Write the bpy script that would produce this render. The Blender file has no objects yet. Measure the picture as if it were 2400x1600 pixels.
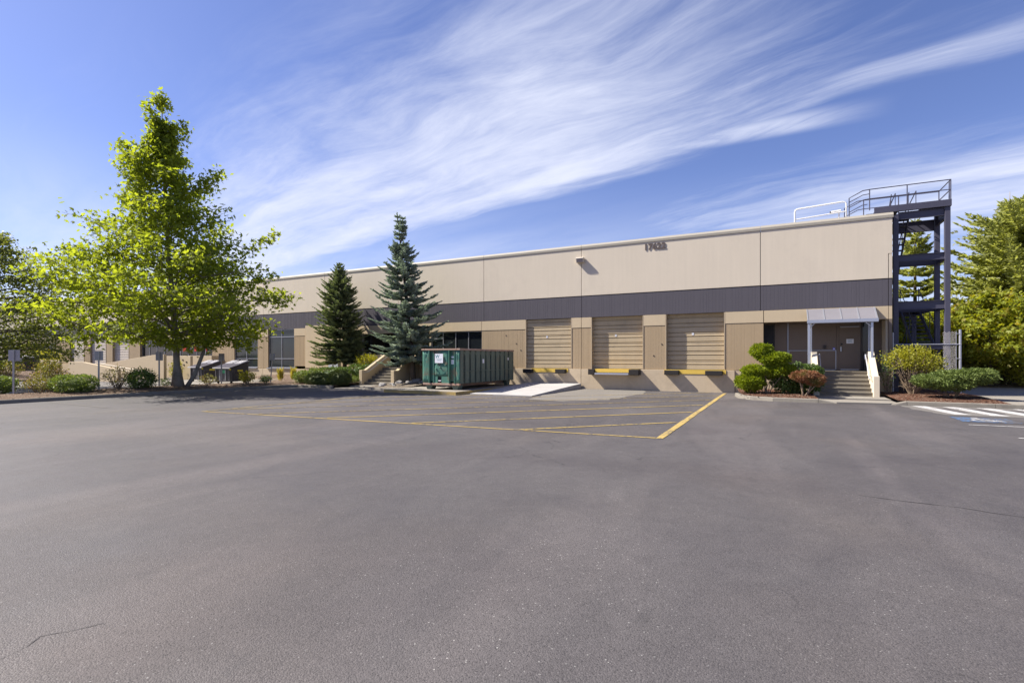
import bpy, bmesh, math, random
import numpy as np
from mathutils import Vector, Matrix

random.seed(7)
rng = np.random.default_rng(11)
R = math.radians
scene = bpy.context.scene
col = scene.collection

# ------------------------------------------------------------------ camera
cam_d = bpy.data.cameras.new("camera")
cam_d.sensor_width = 36.0
cam_d.lens = 1205.0 / 2400.0 * 36.0
cam_d.shift_y = 40.0 / 2400.0
cam_d.clip_start = 0.05
cam_d.clip_end = 2000.0
cam = bpy.data.objects.new("camera", cam_d)
cam.location = (0, 0, 1.7)
cam.rotation_euler = (R(90), 0, math.atan(618.0 / 1205.0))
col.objects.link(cam)
scene.camera = cam

# ------------------------------------------------------------------ sun, sky, exposure
SUN = Vector((-1.0, -0.32, 1.08)).normalized()          # towards the sun
EXPO = 1.08
SKY_STRENGTH = 0.060
sl = bpy.data.lights.new("sun", 'SUN')
sl.energy = 5.0
sl.angle = R(0.53)
sl.color = (1.0, 0.945, 0.85)
so = bpy.data.objects.new("sun", sl)
so.rotation_euler = (-SUN).to_track_quat('-Z', 'Y').to_euler()
so.location = (-20, -6, 40)
col.objects.link(so)

vs = scene.view_settings
vs.view_transform = 'Standard'
vs.look = 'None'
vs.exposure = EXPO
vs.gamma = 1.0
vs.use_curve_mapping = False
scene.cycles.use_denoising = True
scene.cycles.max_bounces = 8
scene.cycles.transparent_max_bounces = 12


class NT:
    """tiny helper around a node tree"""
    def __init__(s, nt):
        s.nt = nt; nt.nodes.clear()

    def n(s, t, **kw):
        nd = s.nt.nodes.new(t)
        for k, v in kw.items():
            setattr(nd, k, v)
        return nd

    def put(s, sock, v):
        if hasattr(v, 'links'):
            s.nt.links.new(v, sock)
        elif v is not None:
            sock.default_value = v

    def math(s, op, a, b=None, c=None, clamp=False):
        nd = s.n('ShaderNodeMath', operation=op, use_clamp=clamp)
        s.put(nd.inputs[0], a)
        if b is not None: s.put(nd.inputs[1], b)
        if c is not None: s.put(nd.inputs[2], c)
        return nd.outputs[0]

    def noise(s, vec, scale, detail=4, rough=.55, dist=0.0):
        nd = s.n('ShaderNodeTexNoise')
        s.put(nd.inputs['Vector'], vec)
        nd.inputs['Scale'].default_value = scale
        nd.inputs['Detail'].default_value = detail
        nd.inputs['Roughness'].default_value = rough
        nd.inputs['Distortion'].default_value = dist
        return nd.outputs[0]

    def mapr(s, v, a, b, c=0.0, d=1.0, smooth=True):
        nd = s.n('ShaderNodeMapRange')
        nd.interpolation_type = 'SMOOTHSTEP' if smooth else 'LINEAR'
        s.put(nd.inputs[0], v)
        for i, x in enumerate((a, b, c, d)):
            s.put(nd.inputs[i + 1], x)
        return nd.outputs[0]

    def mix(s, fac, a, b, mode='MIX'):
        nd = s.n('ShaderNodeMix', data_type='RGBA', blend_type=mode)
        s.put(nd.inputs[0], fac)
        for sock, v in ((nd.inputs[6], a), (nd.inputs[7], b)):
            if isinstance(v, (tuple, list)):
                v = (*v[:3], 1.0)
            s.put(sock, v)
        return nd.outputs[2]

    def vec(s, x, y, z):
        nd = s.n('ShaderNodeCombineXYZ')
        s.put(nd.inputs[0], x); s.put(nd.inputs[1], y); s.put(nd.inputs[2], z)
        return nd.outputs[0]

    def xyz(s, v):
        nd = s.n('ShaderNodeSeparateXYZ'); s.put(nd.inputs[0], v)
        return nd.outputs

    def mapping(s, v, scale=(1, 1, 1), rot=(0, 0, 0), loc=(0, 0, 0)):
        nd = s.n('ShaderNodeMapping')
        s.put(nd.inputs[0], v)
        nd.inputs['Location'].default_value = loc
        nd.inputs['Rotation'].default_value = rot
        nd.inputs['Scale'].default_value = scale
        return nd.outputs[0]


# ---- world: Nishita sky with cirrus streaks laid out on a flat high cloud sheet
world = bpy.data.worlds.new("World")
scene.world = world
world.use_nodes = True
w = NT(world.node_tree)
sky = w.n('ShaderNodeTexSky', sky_type='NISHITA')
sky.sun_disc = False
sky.sun_elevation = math.asin(SUN.z)
sky.sun_rotation = math.atan2(SUN.x, SUN.y)
sky.altitude = 50.0
sky.air_density = 1.0
sky.dust_density = 0.6
sky.ozone_density = 2.2
tc = w.n('ShaderNodeTexCoord')
dx, dy, dz = w.xyz(tc.outputs['Generated'])
zz = w.math('ADD', w.math('MAXIMUM', dz, 0.0), 0.045)
u = w.math('DIVIDE', dx, zz)
v = w.math('DIVIDE', dy, zz)
P = w.vec(u, v, 0.0)
# bend the sheet gently so that the streaks curve
warp = w.math('SUBTRACT', w.noise(P, 0.33, 3, .5), 0.5)
warp2 = w.math('SUBTRACT', w.noise(P, 1.3, 3, .5), 0.5)
v2 = w.math('ADD', w.math('ADD', v, w.math('MULTIPLY', u, 0.25)),
            w.math('ADD', w.math('MULTIPLY', warp, .75), w.math('MULTIPLY', warp2, 0.20)))
st1 = w.noise(w.vec(w.math('MULTIPLY', u, 0.42), w.math('MULTIPLY', v2, 1.55), 3.1), 1.0, 10, .62, .25)
st2 = w.noise(w.vec(w.math('MULTIPLY', u, 1.1), w.math('MULTIPLY', v2, 5.2), 7.7), 1.0, 10, .68, .5)
puff = w.noise(w.vec(u, v2, 1.3), 2.6, 8, .6, .6)
fib = w.math('ADD', w.math('MULTIPLY', st1, .52), w.math('ADD', w.math('MULTIPLY', st2, .36), w.math('MULTIPLY', puff, .12)))
# broad cover: the dense sheet, a clear lane beyond it, thin veil beyond that lane
cover = w.noise(w.vec(w.math('MULTIPLY', u, .16), w.math('MULTIPLY', v2, .42), 5.0), 1.0, 2, .5)
sheet = w.math('MULTIPLY', w.mapr(v2, 0.40, 1.6), w.mapr(v2, 2.40, 2.02))
rim = w.math('MULTIPLY', w.mapr(v2, 1.86, 2.02), w.mapr(v2, 2.30, 2.10))
sheet = w.math('MULTIPLY', sheet, w.math('MAXIMUM', w.mapr(u, .55, -.75, 0.22, 1.0), w.math('MULTIPLY', rim, .62)))
lane2 = w.math('MULTIPLY', w.mapr(v2, 2.80, 3.35), w.mapr(u, -1.2, .5, .2, .6))
finger = w.math('MULTIPLY', w.math('MULTIPLY', w.mapr(v, 2.10, 2.21), w.mapr(v, 2.34, 2.25)),
                w.math('MULTIPLY', w.mapr(u, .40, .0), w.mapr(u, -1.6, -.7)))
base = w.math('ADD', w.math('MAXIMUM', sheet, lane2), w.math('MULTIPLY', w.mapr(cover, .42, .7), .35))
dens = w.mapr(w.math('ADD', fib, w.math('MULTIPLY', base, .34)), .54, 1.0)
dens = w.math('MULTIPLY', dens, w.mapr(base, 0.0, .5, .22, 1.0))
dens = w.math('MAXIMUM', dens, w.math('MULTIPLY', finger, w.mapr(st2, .25, .62, .15, .72)))
veil = w.math('MULTIPLY', w.math('MULTIPLY', w.mapr(dz, 0.36, 0.05, 0.0, 0.8), w.mapr(u, .6, -2.6, .35, 1.0)), w.mapr(st1, .30, .66, .25, 1.0))                     # milky air towards the horizon
dens = w.math('MAXIMUM', dens, veil)
dens = w.math('MULTIPLY', dens, w.mapr(dz, -0.02, 0.03))
tint = w.mix(1.0, sky.outputs[0], (0.97, 0.94, 1.27), 'MULTIPLY')
CL = 0.50 / SKY_STRENGTH
skyc = w.mix(w.math('MULTIPLY', dens, 0.93), tint, (CL * .86, CL * .90, CL * 1.06))
bg = w.n('ShaderNodeBackground')
w.put(bg.inputs[0], skyc)
bg.inputs[1].default_value = SKY_STRENGTH
wo = w.n('ShaderNodeOutputWorld')
w.nt.links.new(bg.outputs[0], wo.inputs[0])


# ------------------------------------------------------------------ materials
def new_mat(name):
    m = bpy.data.materials.new(name)
    m.use_nodes = True
    t = NT(m.node_tree)
    out = t.n('ShaderNodeOutputMaterial')
    return m, t, out


def mat(name, c, rough=.8, var=.14, scale=1.2, bump=.0, bscale=60, metal=0.0, spec=.3,
        fine=.06, fscale=14, streak=0.0, stain=None, stain_amt=0.0, stain_scale=.8, bdist=.01, zs=1.0):
    m, t, out = new_mat(name)
    pos = t.n('ShaderNodeNewGeometry').outputs['Position']
    p1 = t.mapping(pos, (1, 1, zs))
    a = t.noise(p1, scale, 5, .6)
    b = t.noise(pos, fscale, 4, .6)
    f = t.math('ADD', t.math('MULTIPLY', t.math('SUBTRACT', a, .5), var * 2.4),
               t.math('MULTIPLY', t.math('SUBTRACT', b, .5), fine * 2.4))
    if streak:
        sv = t.noise(t.mapping(pos, (7, 7, .25)), 1.0, 5, .65)
        f = t.math('ADD', f, t.math('MULTIPLY', t.math('SUBTRACT', sv, .5), streak * 2.4))
    f = t.math('ADD', f, 1.0)
    cn = t.mix(1.0, c, t.vec(f, f, f), 'MULTIPLY')
    if stain:
        sn = t.noise(pos, stain_scale, 7, .68, .4)
        cn = t.mix(t.math('MULTIPLY', t.mapr(sn, .5, .68), stain_amt), cn, stain)
    bs = t.n('ShaderNodeBsdfPrincipled')
    t.put(bs.inputs['Base Color'], cn)
    bs.inputs['Roughness'].default_value = rough
    bs.inputs['Metallic'].default_value = metal
    bs.inputs['Specular IOR Level'].default_value = spec
    if bump:
        bn = t.n('ShaderNodeBump')
        bn.inputs['Strength'].default_value = bump
        bn.inputs['Distance'].default_value = bdist
        t.put(bn.inputs['Height'], t.noise(pos, bscale, 5, .65))
        t.put(bs.inputs['Normal'], bn.outputs[0])
    t.nt.links.new(bs.outputs[0], out.inputs[0])
    return m


def leaf_mat(name, c1, c2, trans=.45, rough=.55, tcol=None, c3=None):
    """c1..c2: leaf colours mixed leaf by leaf; part of the light passes through"""
    m, t, out = new_mat(name)
    geo = t.n('ShaderNodeNewGeometry')
    rnd = geo.outputs['Random Per Island']
    big = t.noise(geo.outputs['Position'], .7, 2, .5)
    f = t.math('ADD', t.math('MULTIPLY', rnd, .6), t.math('MULTIPLY', big, .45), clamp=True)
    c = t.mix(f, c1, c2)
    if c3:
        c = t.mix(t.mapr(t.noise(geo.outputs['Position'], 2.1, 3, .5), .52, .68), c, c3)
    bs = t.n('ShaderNodeBsdfPrincipled')
    t.put(bs.inputs['Base Color'], c)
    bs.inputs['Roughness'].default_value = rough
    bs.inputs['Specular IOR Level'].default_value = .35
    tr = t.n('ShaderNodeBsdfTranslucent')
    tc_ = t.mix(1.0, c, tcol or (1.7, 1.55, .55), 'MULTIPLY')
    t.put(tr.inputs[0], tc_)
    ms = t.n('ShaderNodeMixShader')
    ms.inputs[0].default_value = trans
    t.nt.links.new(bs.outputs[0], ms.inputs[1])
    t.nt.links.new(tr.outputs[0], ms.inputs[2])
    t.nt.links.new(ms.outputs[0], out.inputs[0])
    return m


def asphalt_mat():
    m, t, out = new_mat('worn_asphalt')
    pos = t.n('ShaderNodeNewGeometry').outputs['Position']
    big = t.noise(pos, .16, 5, .6, .6)
    mid = t.noise(t.mapping(pos, (1, .55, 1), (0, 0, .5)), .75, 6, .62, .7)
    mid2 = t.noise(pos, 4.2, 6, .65, .3)
    fine = t.noise(pos, 70, 4, .7)
    vor = t.n('ShaderNodeTexVoronoi'); t.put(vor.inputs['Vector'], pos); vor.inputs['Scale'].default_value = 105
    cellc = t.xyz(vor.outputs['Color'])[0]
    vor2 = t.n('ShaderNodeTexVoronoi'); t.put(vor2.inputs['Vector'], pos); vor2.inputs['Scale'].default_value = 58
    cell2 = t.xyz(vor2.outputs['Color'])[1]
    # tone
    f = t.math('ADD', 1.0, t.math('MULTIPLY', t.math('SUBTRACT', big, .5), .50))
    f = t.math('ADD', f, t.math('MULTIPLY', t.math('SUBTRACT', mid, .5), .52))
    f = t.math('ADD', f, t.math('MULTIPLY', t.math('SUBTRACT', mid2, .5), .42))
    f = t.math('ADD', f, t.math('MULTIPLY', t.math('SUBTRACT', fine, .5), .55))
    f = t.math('ADD', f, t.math('MULTIPLY', t.math('SUBTRACT', cellc, .5), .42))
    # polished wheel paths, long curved lanes
    lane = t.noise(t.mapping(pos, (.55, .06, 1), (0, 0, -.75)), 1.6, 3, .5, .5)
    f = t.math('ADD', f, t.math('MULTIPLY', t.mapr(lane, .55, .66), .10))
    base = t.mix(1.0, (.074, .0665, .066), t.vec(f, f, f), 'MULTIPLY')
    warm = t.noise(pos, .23, 3, .5)
    base = t.mix(t.mapr(warm, .45, .7, 0, .55), base, t.mix(1.0, (.086, .072, .065), t.vec(f, f, f), 'MULTIPLY'))
    # pale stone chips, gathered in worn patches
    worn = t.mapr(mid, .42, .62, .15, 1.0)
    chip = t.math('MULTIPLY', t.mapr(cell2, .960, .968), t.mapr(vor2.outputs['Distance'], .36, .24))
    chip = t.math('MULTIPLY', chip, worn)
    base = t.mix(t.math('MULTIPLY', chip, .75), base, (.33, .32, .30))
    chip2 = t.math('MULTIPLY', t.mapr(cellc, .93, .95), t.mapr(vor.outputs['Distance'], .4, .2))
    base = t.mix(t.math('MULTIPLY', chip2, .42), base, (.22, .21, .20))
    pit = t.math('MULTIPLY', t.mapr(cellc, .12, .09), t.mapr(vor.outputs['Distance'], .55, .25))
    base = t.mix(t.math('MULTIPLY', t.math('MULTIPLY', pit, worn), .9), base, (.022, .02, .02))
    # broad worn lanes and darker sealed areas, long soft edges
    ln = t.noise(t.mapping(pos, (.30, .045, 1), (0, 0, .95)), 1.0, 4, .55, .9)
    base = t.mix(t.mapr(ln, .50, .60, 0, .9), base, t.mix(1.0, base, (1.22, 1.2, 1.18), 'MULTIPLY'))
    sl_ = t.noise(t.mapping(pos, (.09, .16, 1), (0, 0, .3), (3, 1, 0)), 1.0, 4, .55, .5)
    base = t.mix(t.mapr(sl_, .47, .56, 0, .6), base, t.mix(1.0, base, (.82, .80, .81), 'MULTIPLY'))
    # hairline cracks
    dpos = t.n('ShaderNodeVectorMath', operation='ADD')
    nz = t.n('ShaderNodeTexNoise'); t.put(nz.inputs['Vector'], pos); nz.inputs['Scale'].default_value = 1.7; nz.inputs['Detail'].default_value = 5
    sc_ = t.n('ShaderNodeVectorMath', operation='SCALE'); t.put(sc_.inputs[0], nz.outputs[1]); sc_.inputs['Scale'].default_value = .9
    t.put(dpos.inputs[0], pos); t.put(dpos.inputs[1], sc_.outputs[0])
    vc = t.n('ShaderNodeTexVoronoi', feature='DISTANCE_TO_EDGE'); t.put(vc.inputs['Vector'], dpos.outputs[0]); vc.inputs['Scale'].default_value = .17
    crack = t.math('MULTIPLY', t.mapr(vc.outputs['Distance'], .0021, .0007), t.mapr(t.noise(pos, .3, 2, .5), .5, .58))
    base = t.mix(t.math('MULTIPLY', crack, .85), base, (.022, .02, .02))
    # oil and tyre marks
    oil = t.mapr(t.noise(pos, .9, 5, .65, .8), .62, .74)
    base = t.mix(t.math('MULTIPLY', oil, .45), base, (.04, .037, .037))
    bs = t.n('ShaderNodeBsdfPrincipled')
    t.put(bs.inputs['Base Color'], base)
    t.put(bs.inputs['Roughness'], t.mapr(mid, .3, .7, .62, .8))
    bs.inputs['Specular IOR Level'].default_value = .42
    bn = t.n('ShaderNodeBump'); bn.inputs['Strength'].default_value = .7; bn.inputs['Distance'].default_value = .004
    hgt = t.math('ADD', t.math('MULTIPLY', vor.outputs['Distance'], -1.0), t.math('MULTIPLY', fine, .6))
    t.put(bn.inputs['Height'], hgt)
    t.put(bs.inputs['Normal'], bn.outputs[0])
    t.nt.links.new(bs.outputs[0], out.inputs[0])
    return m


def paint_mat(name, c, wear_lo=.42, wear_hi=.62, under=(.088, .081, .081)):
    m, t, out = new_mat(name)
    pos = t.n('ShaderNodeNewGeometry').outputs['Position']
    a = t.noise(pos, 9, 7, .72, .3)
    b = t.noise(pos, .8, 3, .5)
    wv = t.math('ADD', t.math('MULTIPLY', a, .72), t.math('MULTIPLY', b, .28))
    f = t.math('ADD', .84, t.math('MULTIPLY', t.noise(pos, 2.2, 4, .6), .3))
    cc = t.mix(1.0, c, t.vec(f, f, f), 'MULTIPLY')
    bs = t.n('ShaderNodeBsdfPrincipled')
    t.put(bs.inputs['Base Color'], t.mix(t.mapr(wv, wear_lo, wear_hi), cc, under))
    bs.inputs['Roughness'].default_value = .8
    bs.inputs['Specular IOR Level'].default_value = .25
    bn = t.n('ShaderNodeBump'); bn.inputs['Strength'].default_value = .4; bn.inputs['Distance'].default_value = .003
    t.put(bn.inputs['Height'], t.noise(pos, 90, 4, .7)); t.put(bs.inputs['Normal'], bn.outputs[0])
    t.nt.links.new(bs.outputs[0], out.inputs[0])
    return m


def glass_mat(name, c=(.012, .015, .018), rough=.04, alpha=1.0):
    m, t, out = new_mat(name)
    bs = t.n('ShaderNodeBsdfPrincipled')
    pos = t.n('ShaderNodeNewGeometry').outputs['Position']
    f = t.math('ADD', .7, t.math('MULTIPLY', t.noise(pos, .9, 3, .5), .6))
    t.put(bs.inputs['Base Color'], t.mix(1.0, c, t.vec(f, f, f), 'MULTIPLY'))
    bs.inputs['Roughness'].default_value = rough
    bs.inputs['Specular IOR Level'].default_value = .5
    if alpha < 1:
        bs.inputs['Alpha'].default_value = alpha
    t.nt.links.new(bs.outputs[0], out.inputs[0])
    return m


def mulch_mat(name, c1, c2, c3):
    m, t, out = new_mat(name)
    pos = t.n('ShaderNodeNewGeometry').outputs['Position']
    vor = t.n('ShaderNodeTexVoronoi'); t.put(vor.inputs['Vector'], t.mapping(pos, (1, 1.6, 1))); vor.inputs['Scale'].default_value = 26
    rc = t.xyz(vor.outputs['Color'])
    c = t.mix(rc[0], c1, c2)
    c = t.mix(t.mapr(rc[1], .88, .92), c, c3)
    c = t.mix(t.mapr(t.noise(pos, 1.1, 4, .6), .4, .65, 0, .45), c, c2)
    bs = t.n('ShaderNodeBsdfPrincipled'); t.put(bs.inputs['Base Color'], c)
    bs.inputs['Roughness'].default_value = .92; bs.inputs['Specular IOR Level'].default_value = .1
    bn = t.n('ShaderNodeBump'); bn.inputs['Strength'].default_value = .9; bn.inputs['Distance'].default_value = .03
    t.put(bn.inputs['Height'], t.math('ADD', rc[2], t.noise(pos, 40, 4, .7))); t.put(bs.inputs['Normal'], bn.outputs[0])
    t.nt.links.new(bs.outputs[0], out.inputs[0])
    return m


M = {}
M['asphalt'] = asphalt_mat()
M['wall'] = mat('painted_concrete_cream', (.61, .53, .418), .85, .05, .35, .18, 45, fine=.025, streak=.045, stain=(.52, .45, .36), stain_amt=.35, stain_scale=.35)
M['lintel'] = mat('painted_concrete_sand', (.52, .415, .275), .85, .06, .5, .2, 45, fine=.03, streak=.04)
M['ribbed'] = mat('ribbed_concrete_tan', (.37, .275, .17), .88, .06, .7, .3, 50, fine=.04, streak=.07)
M['band'] = mat('ribbed_concrete_slate', (.090, .082, .095), .85, .05, .6, .25, 50, fine=.05, streak=.09)
M['base'] = mat('painted_concrete_base', (.52, .415, .285), .85, .08, .6, .25, 40, fine=.04, streak=.05, stain=(.30, .24, .18), stain_amt=.35)
M['coping'] = mat('metal_coping_cream', (.36, .325, .265), .6, .05, .6, 0, streak=.05)
M['door'] = mat('dock_door_paint', (.44, .35, .225), .6, .07, 1.2, .0, fine=.04, streak=.06, stain=(.30, .24, .16), stain_amt=.4, stain_scale=1.4)
M['leftdoor'] = mat('dock_door_paint_pale', (.56, .49, .41), .6, .05, 1.2, .0, fine=.03, streak=.04)
M['steelangle'] = mat('painted_steel_trim', (.42, .33, .22), .6, .08)
M['mullion'] = mat('aluminium_mullion', (.34, .34, .36), .42, .06, metal=.6)
M['alu'] = mat('brushed_aluminium', (.52, .53, .57), .38, .06, metal=.75, streak=.05)
M['entrypanel'] = mat('brown_entry_panel', (.16, .125, .10), .55, .08, .9, fine=.03)
M['darkbronze'] = mat('dark_bronze_frame', (.045, .038, .034), .45, .1)
M['glass'] = glass_mat('dark_window_glass', (.014, .017, .02), .05)
M['glassblue'] = glass_mat('bluish_window_glass', (.022, .030, .034), .06)
M['blind'] = mat('window_blind', (.20, .18, .16), .8, .1)
M['canopyglass'] = mat('frosted_canopy_sheet', (.19, .18, .195), .3, .10, 1.6, fine=.04)
M['sideglass'] = glass_mat('clear_side_glass', (.35, .37, .42), .05, .35)
M['yellow'] = paint_mat('yellow_dock_paint', (.66, .45, .09), .60, .78, (.36, .29, .2))
M['yline'] = paint_mat('yellow_line_paint', (.40, .285, .09), .50, .60)
M['yline2'] = paint_mat('yellow_line_paint_faded', (.37, .27, .095), .47, .56)
M['wline'] = paint_mat('white_line_paint', (.46, .445, .43), .50, .62)
M['blueline'] = paint_mat('blue_marking_paint', (.055, .15, .32), .40, .53)
M['rubber'] = mat('black_rubber', (.028, .024, .022), .8, .2, 4, .3, 60)
M['steel'] = mat('dark_violet_steel_paint', (.068, .066, .094), .5, .1, 1.0, 0, streak=.05)
M['galv'] = mat('galvanised_steel', (.42, .42, .46), .45, .1, 3, metal=.6)
M['whitepipe'] = mat('white_pipe_paint', (.80, .78, .74), .5, .05)
M['concrete'] = mat('pale_concrete', (.245, .22, .185), .9, .10, .7, .35, 70, fine=.05, stain=(.15, .13, .11), stain_amt=.4)
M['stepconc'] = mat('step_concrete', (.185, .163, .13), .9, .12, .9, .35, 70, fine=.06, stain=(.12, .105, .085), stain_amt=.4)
M['wing'] = mat('wing_wall_paint', (.60, .52, .40), .85, .05, .7, .2, 50, fine=.03)
M['kerb'] = mat('kerb_concrete', (.215, .193, .16), .92, .14, .8, .4, 60, fine=.07, stain=(.10, .088, .075), stain_amt=.5)
M['slabyellow'] = mat('yellow_kerb_paint', (.40, .285, .10), .85, .16, 2.0, .3, 60, stain=(.30, .26, .2), stain_amt=.7, stain_scale=2.2)
M['whiteramp'] = mat('white_ramp_concrete', (.37, .355, .34), .88, .10, .8, .3, 60, fine=.05, stain=(.27, .255, .24), stain_amt=.6, stain_scale=1.1)
M['dustpatch'] = mat('dusty_asphalt', (.165, .150, .132), .92, .14, .55, .4, 90, fine=.12, fscale=30)
M['unsealed_lit'] = mat('old_and_lit_asphalt', (.150, .137, .124), .92, .16, .9, .4, 90, fine=.14, fscale=30)  # old pale asphalt; on the left lot it stands for sunlight
M['mulch'] = mulch_mat('bark_mulch', (.14, .062, .038), (.085, .042, .028), (.36, .27, .2))
M['mulchdry'] = mulch_mat('dry_bark_mulch', (.19, .125, .085), (.12, .082, .06), (.40, .33, .26))
M['gravel'] = mulch_mat('gravel_bed', (.22, .18, .135), (.14, .115, .09), (.34, .30, .26))
M['dirt'] = mulch_mat('dry_ground', (.30, .225, .13), (.24, .18, .115), (.36, .30, .2))
M['rock'] = mat('grey_rock', (.25, .235, .225), .92, .25, 2.2, .7, 18, fine=.15)
M['green'] = mat('green_container_paint', (.075, .195, .145), .55, .16, 1.6, .25, 9, fine=.08, streak=.12,
                 stain=(.20, .10, .06), stain_amt=.75, stain_scale=1.9)
M['green_shaded'] = mat('green_container_shaded', (.125, .155, .12), .6, .10, 1.2, .15, 9, fine=.06, streak=.12,
                     stain=(.14, .085, .055), stain_amt=.3, stain_scale=1.5)  # container green again, greyed to carry the side's shade in the colour
M['rustrim'] = mat('rusty_rim', (.33, .21, .155), .75, .2, 3, .3, 30, stain=(.42, .36, .32), stain_amt=.6, stain_scale=2.5)
M['sticker'] = mat('white_sticker', (.76, .76, .80), .6, .04)
M['tealink'] = mat('teal_lettering', (.05, .22, .25), .6, .03)
M['blackink'] = mat('dark_lettering', (.03, .03, .035), .6, .03)
M['binblack'] = mat('grey_bin_steel', (.075, .07, .078), .5, .12, 2, .0, streak=.1)
M['binlid'] = mat('black_plastic_lid', (.05, .045, .058), .32, .1)
M['lidrib'] = mat('pale_lid_edge', (.55, .53, .55), .5, .05)
M['yellowsticker'] = mat('yellow_sticker', (.66, .55, .05), .6, .05)
M['greensticker'] = mat('green_sticker', (.05, .35, .17), .6, .05)
M['bluesticker'] = mat('blue_sticker', (.05, .07, .55), .5, .05)
M['redsign'] = mat('red_sign', (.62, .03, .03), .5, .05)
M['signback'] = mat('sign_back_metal', (.35, .335, .34), .5, .08, metal=.35)
M['post'] = mat('galvanised_post', (.40, .385, .37), .55, .1, metal=.3)
M['brownnum'] = mat('brown_metal_digit', (.11, .085, .075), .5, .08)
M['lampbody'] = mat('lamp_housing', (.52, .46, .37), .5, .05)
M['lamplens'] = mat('lamp_lens', (.30, .26, .25), .2, .05)
M['meter'] = mat('grey_meter_box', (.40, .43, .45), .55, .1)
M['bark'] = mat('plane_tree_bark', (.235, .205, .165), .95, .28, 2.6, .7, 12, fine=.15, stain=(.13, .11, .085), stain_amt=.6, stain_scale=3)
M['darkbark'] = mat('conifer_bark', (.10, .078, .062), .95, .25, 3, .8, 14, fine=.15)
M['twig'] = mat('shrub_twigs', (.23, .17, .115), .95, .25, 3)
M['roof'] = mat('roof_membrane', (.45, .43, .40), .9, .1)

# leaf colours
M['plane'] = leaf_mat('plane_leaves', (.15, .20, .026), (.335, .385, .05), .6, .65, (1.42, 1.36, .5))
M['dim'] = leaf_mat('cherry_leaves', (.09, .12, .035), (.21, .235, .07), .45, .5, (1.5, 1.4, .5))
M['maple'] = leaf_mat('vine_maple_leaves', (.15, .20, .022), (.33, .35, .045), .5, .5, (1.5, 1.35, .4), (.26, .20, .03))
M['bluespruce'] = leaf_mat('blue_spruce_needles', (.24, .29, .24), (.47, .53, .45), .25, .6, (1.1, 1.2, .8))
M['spruce'] = leaf_mat('green_spruce_needles', (.16, .195, .105), (.35, .385, .21), .25, .6, (1.2, 1.3, .6))
M['fir'] = leaf_mat('fir_needles', (.26, .285, .095), (.54, .55, .20), .45, .6, (1.3, 1.3, .6))
M['poplar'] = leaf_mat('poplar_leaves', (.20, .215, .10), (.45, .45, .28), .35, .4, (1.3, 1.3, .6))
M['juniper'] = leaf_mat('gold_juniper_sprays', (.14, .20, .014), (.36, .42, .03), .35, .6, (1.4, 1.35, .4))
M['boxwood'] = leaf_mat('glossy_hedge_leaves', (.095, .14, .032), (.225, .28, .08), .3, .55, (1.4, 1.4, .5))
M['laurel'] = leaf_mat('dark_laurel_leaves', (.055, .10, .024), (.135, .195, .05), .28, .55, (1.4, 1.4, .5))
M['yellowshrub'] = leaf_mat('yellow_green_leaves', (.20, .22, .02), (.38, .36, .04), .45, .5, (1.4, 1.3, .4))
M['azalea'] = leaf_mat('azalea_leaves', (.11, .125, .028), (.25, .235, .06), .4, .55, (1.3, 1.2, .5), (.23, .14, .06))
M['mound'] = leaf_mat('yew_mound_sprays', (.06, .085, .025), (.13, .16, .05), .15, .65, (1.2, 1.2, .5))
M['flatjun'] = leaf_mat('flat_juniper_sprays', (.105, .155, .035), (.235, .285, .08), .15, .65, (1.2, 1.2, .5))
M['redbush'] = leaf_mat('russet_juniper_sprays', (.22, .10, .05), (.44, .23, .12), .25, .65, (1.2, 1.0, .6), (.22, .19, .06))
M['grassy'] = leaf_mat('straw_leaves', (.36, .32, .07), (.52, .46, .12), .45, .5, (1.2, 1.1, .5))
M['wood'] = leaf_mat('woodland_leaves', (.055, .075, .018), (.15, .165, .035), .4, .5, (1.4, 1.3, .5))


# ------------------------------------------------------------------ mesh helpers
def wl(o):
    v = Vector((0, 0, 0))
    while o is not None:
        v += o.location; o = o.parent
    return v


def link(o, parent=None):
    col.objects.link(o)
    if parent is not None:
        o.parent = parent
    return o


def tag(o, label=None, cat=None, group=None, kind=None):
    if label: o['label'] = label
    if cat: o['category'] = cat
    if group: o['group'] = group
    if kind: o['kind'] = kind
    return o


def empty(name, loc, label=None, cat=None, group=None, rz=0.0):
    o = bpy.data.objects.new(name, None)
    o.empty_display_size = .2
    o.location = loc
    o.rotation_euler = (0, 0, rz)
    col.objects.link(o)
    return tag(o, label, cat, group)


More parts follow.
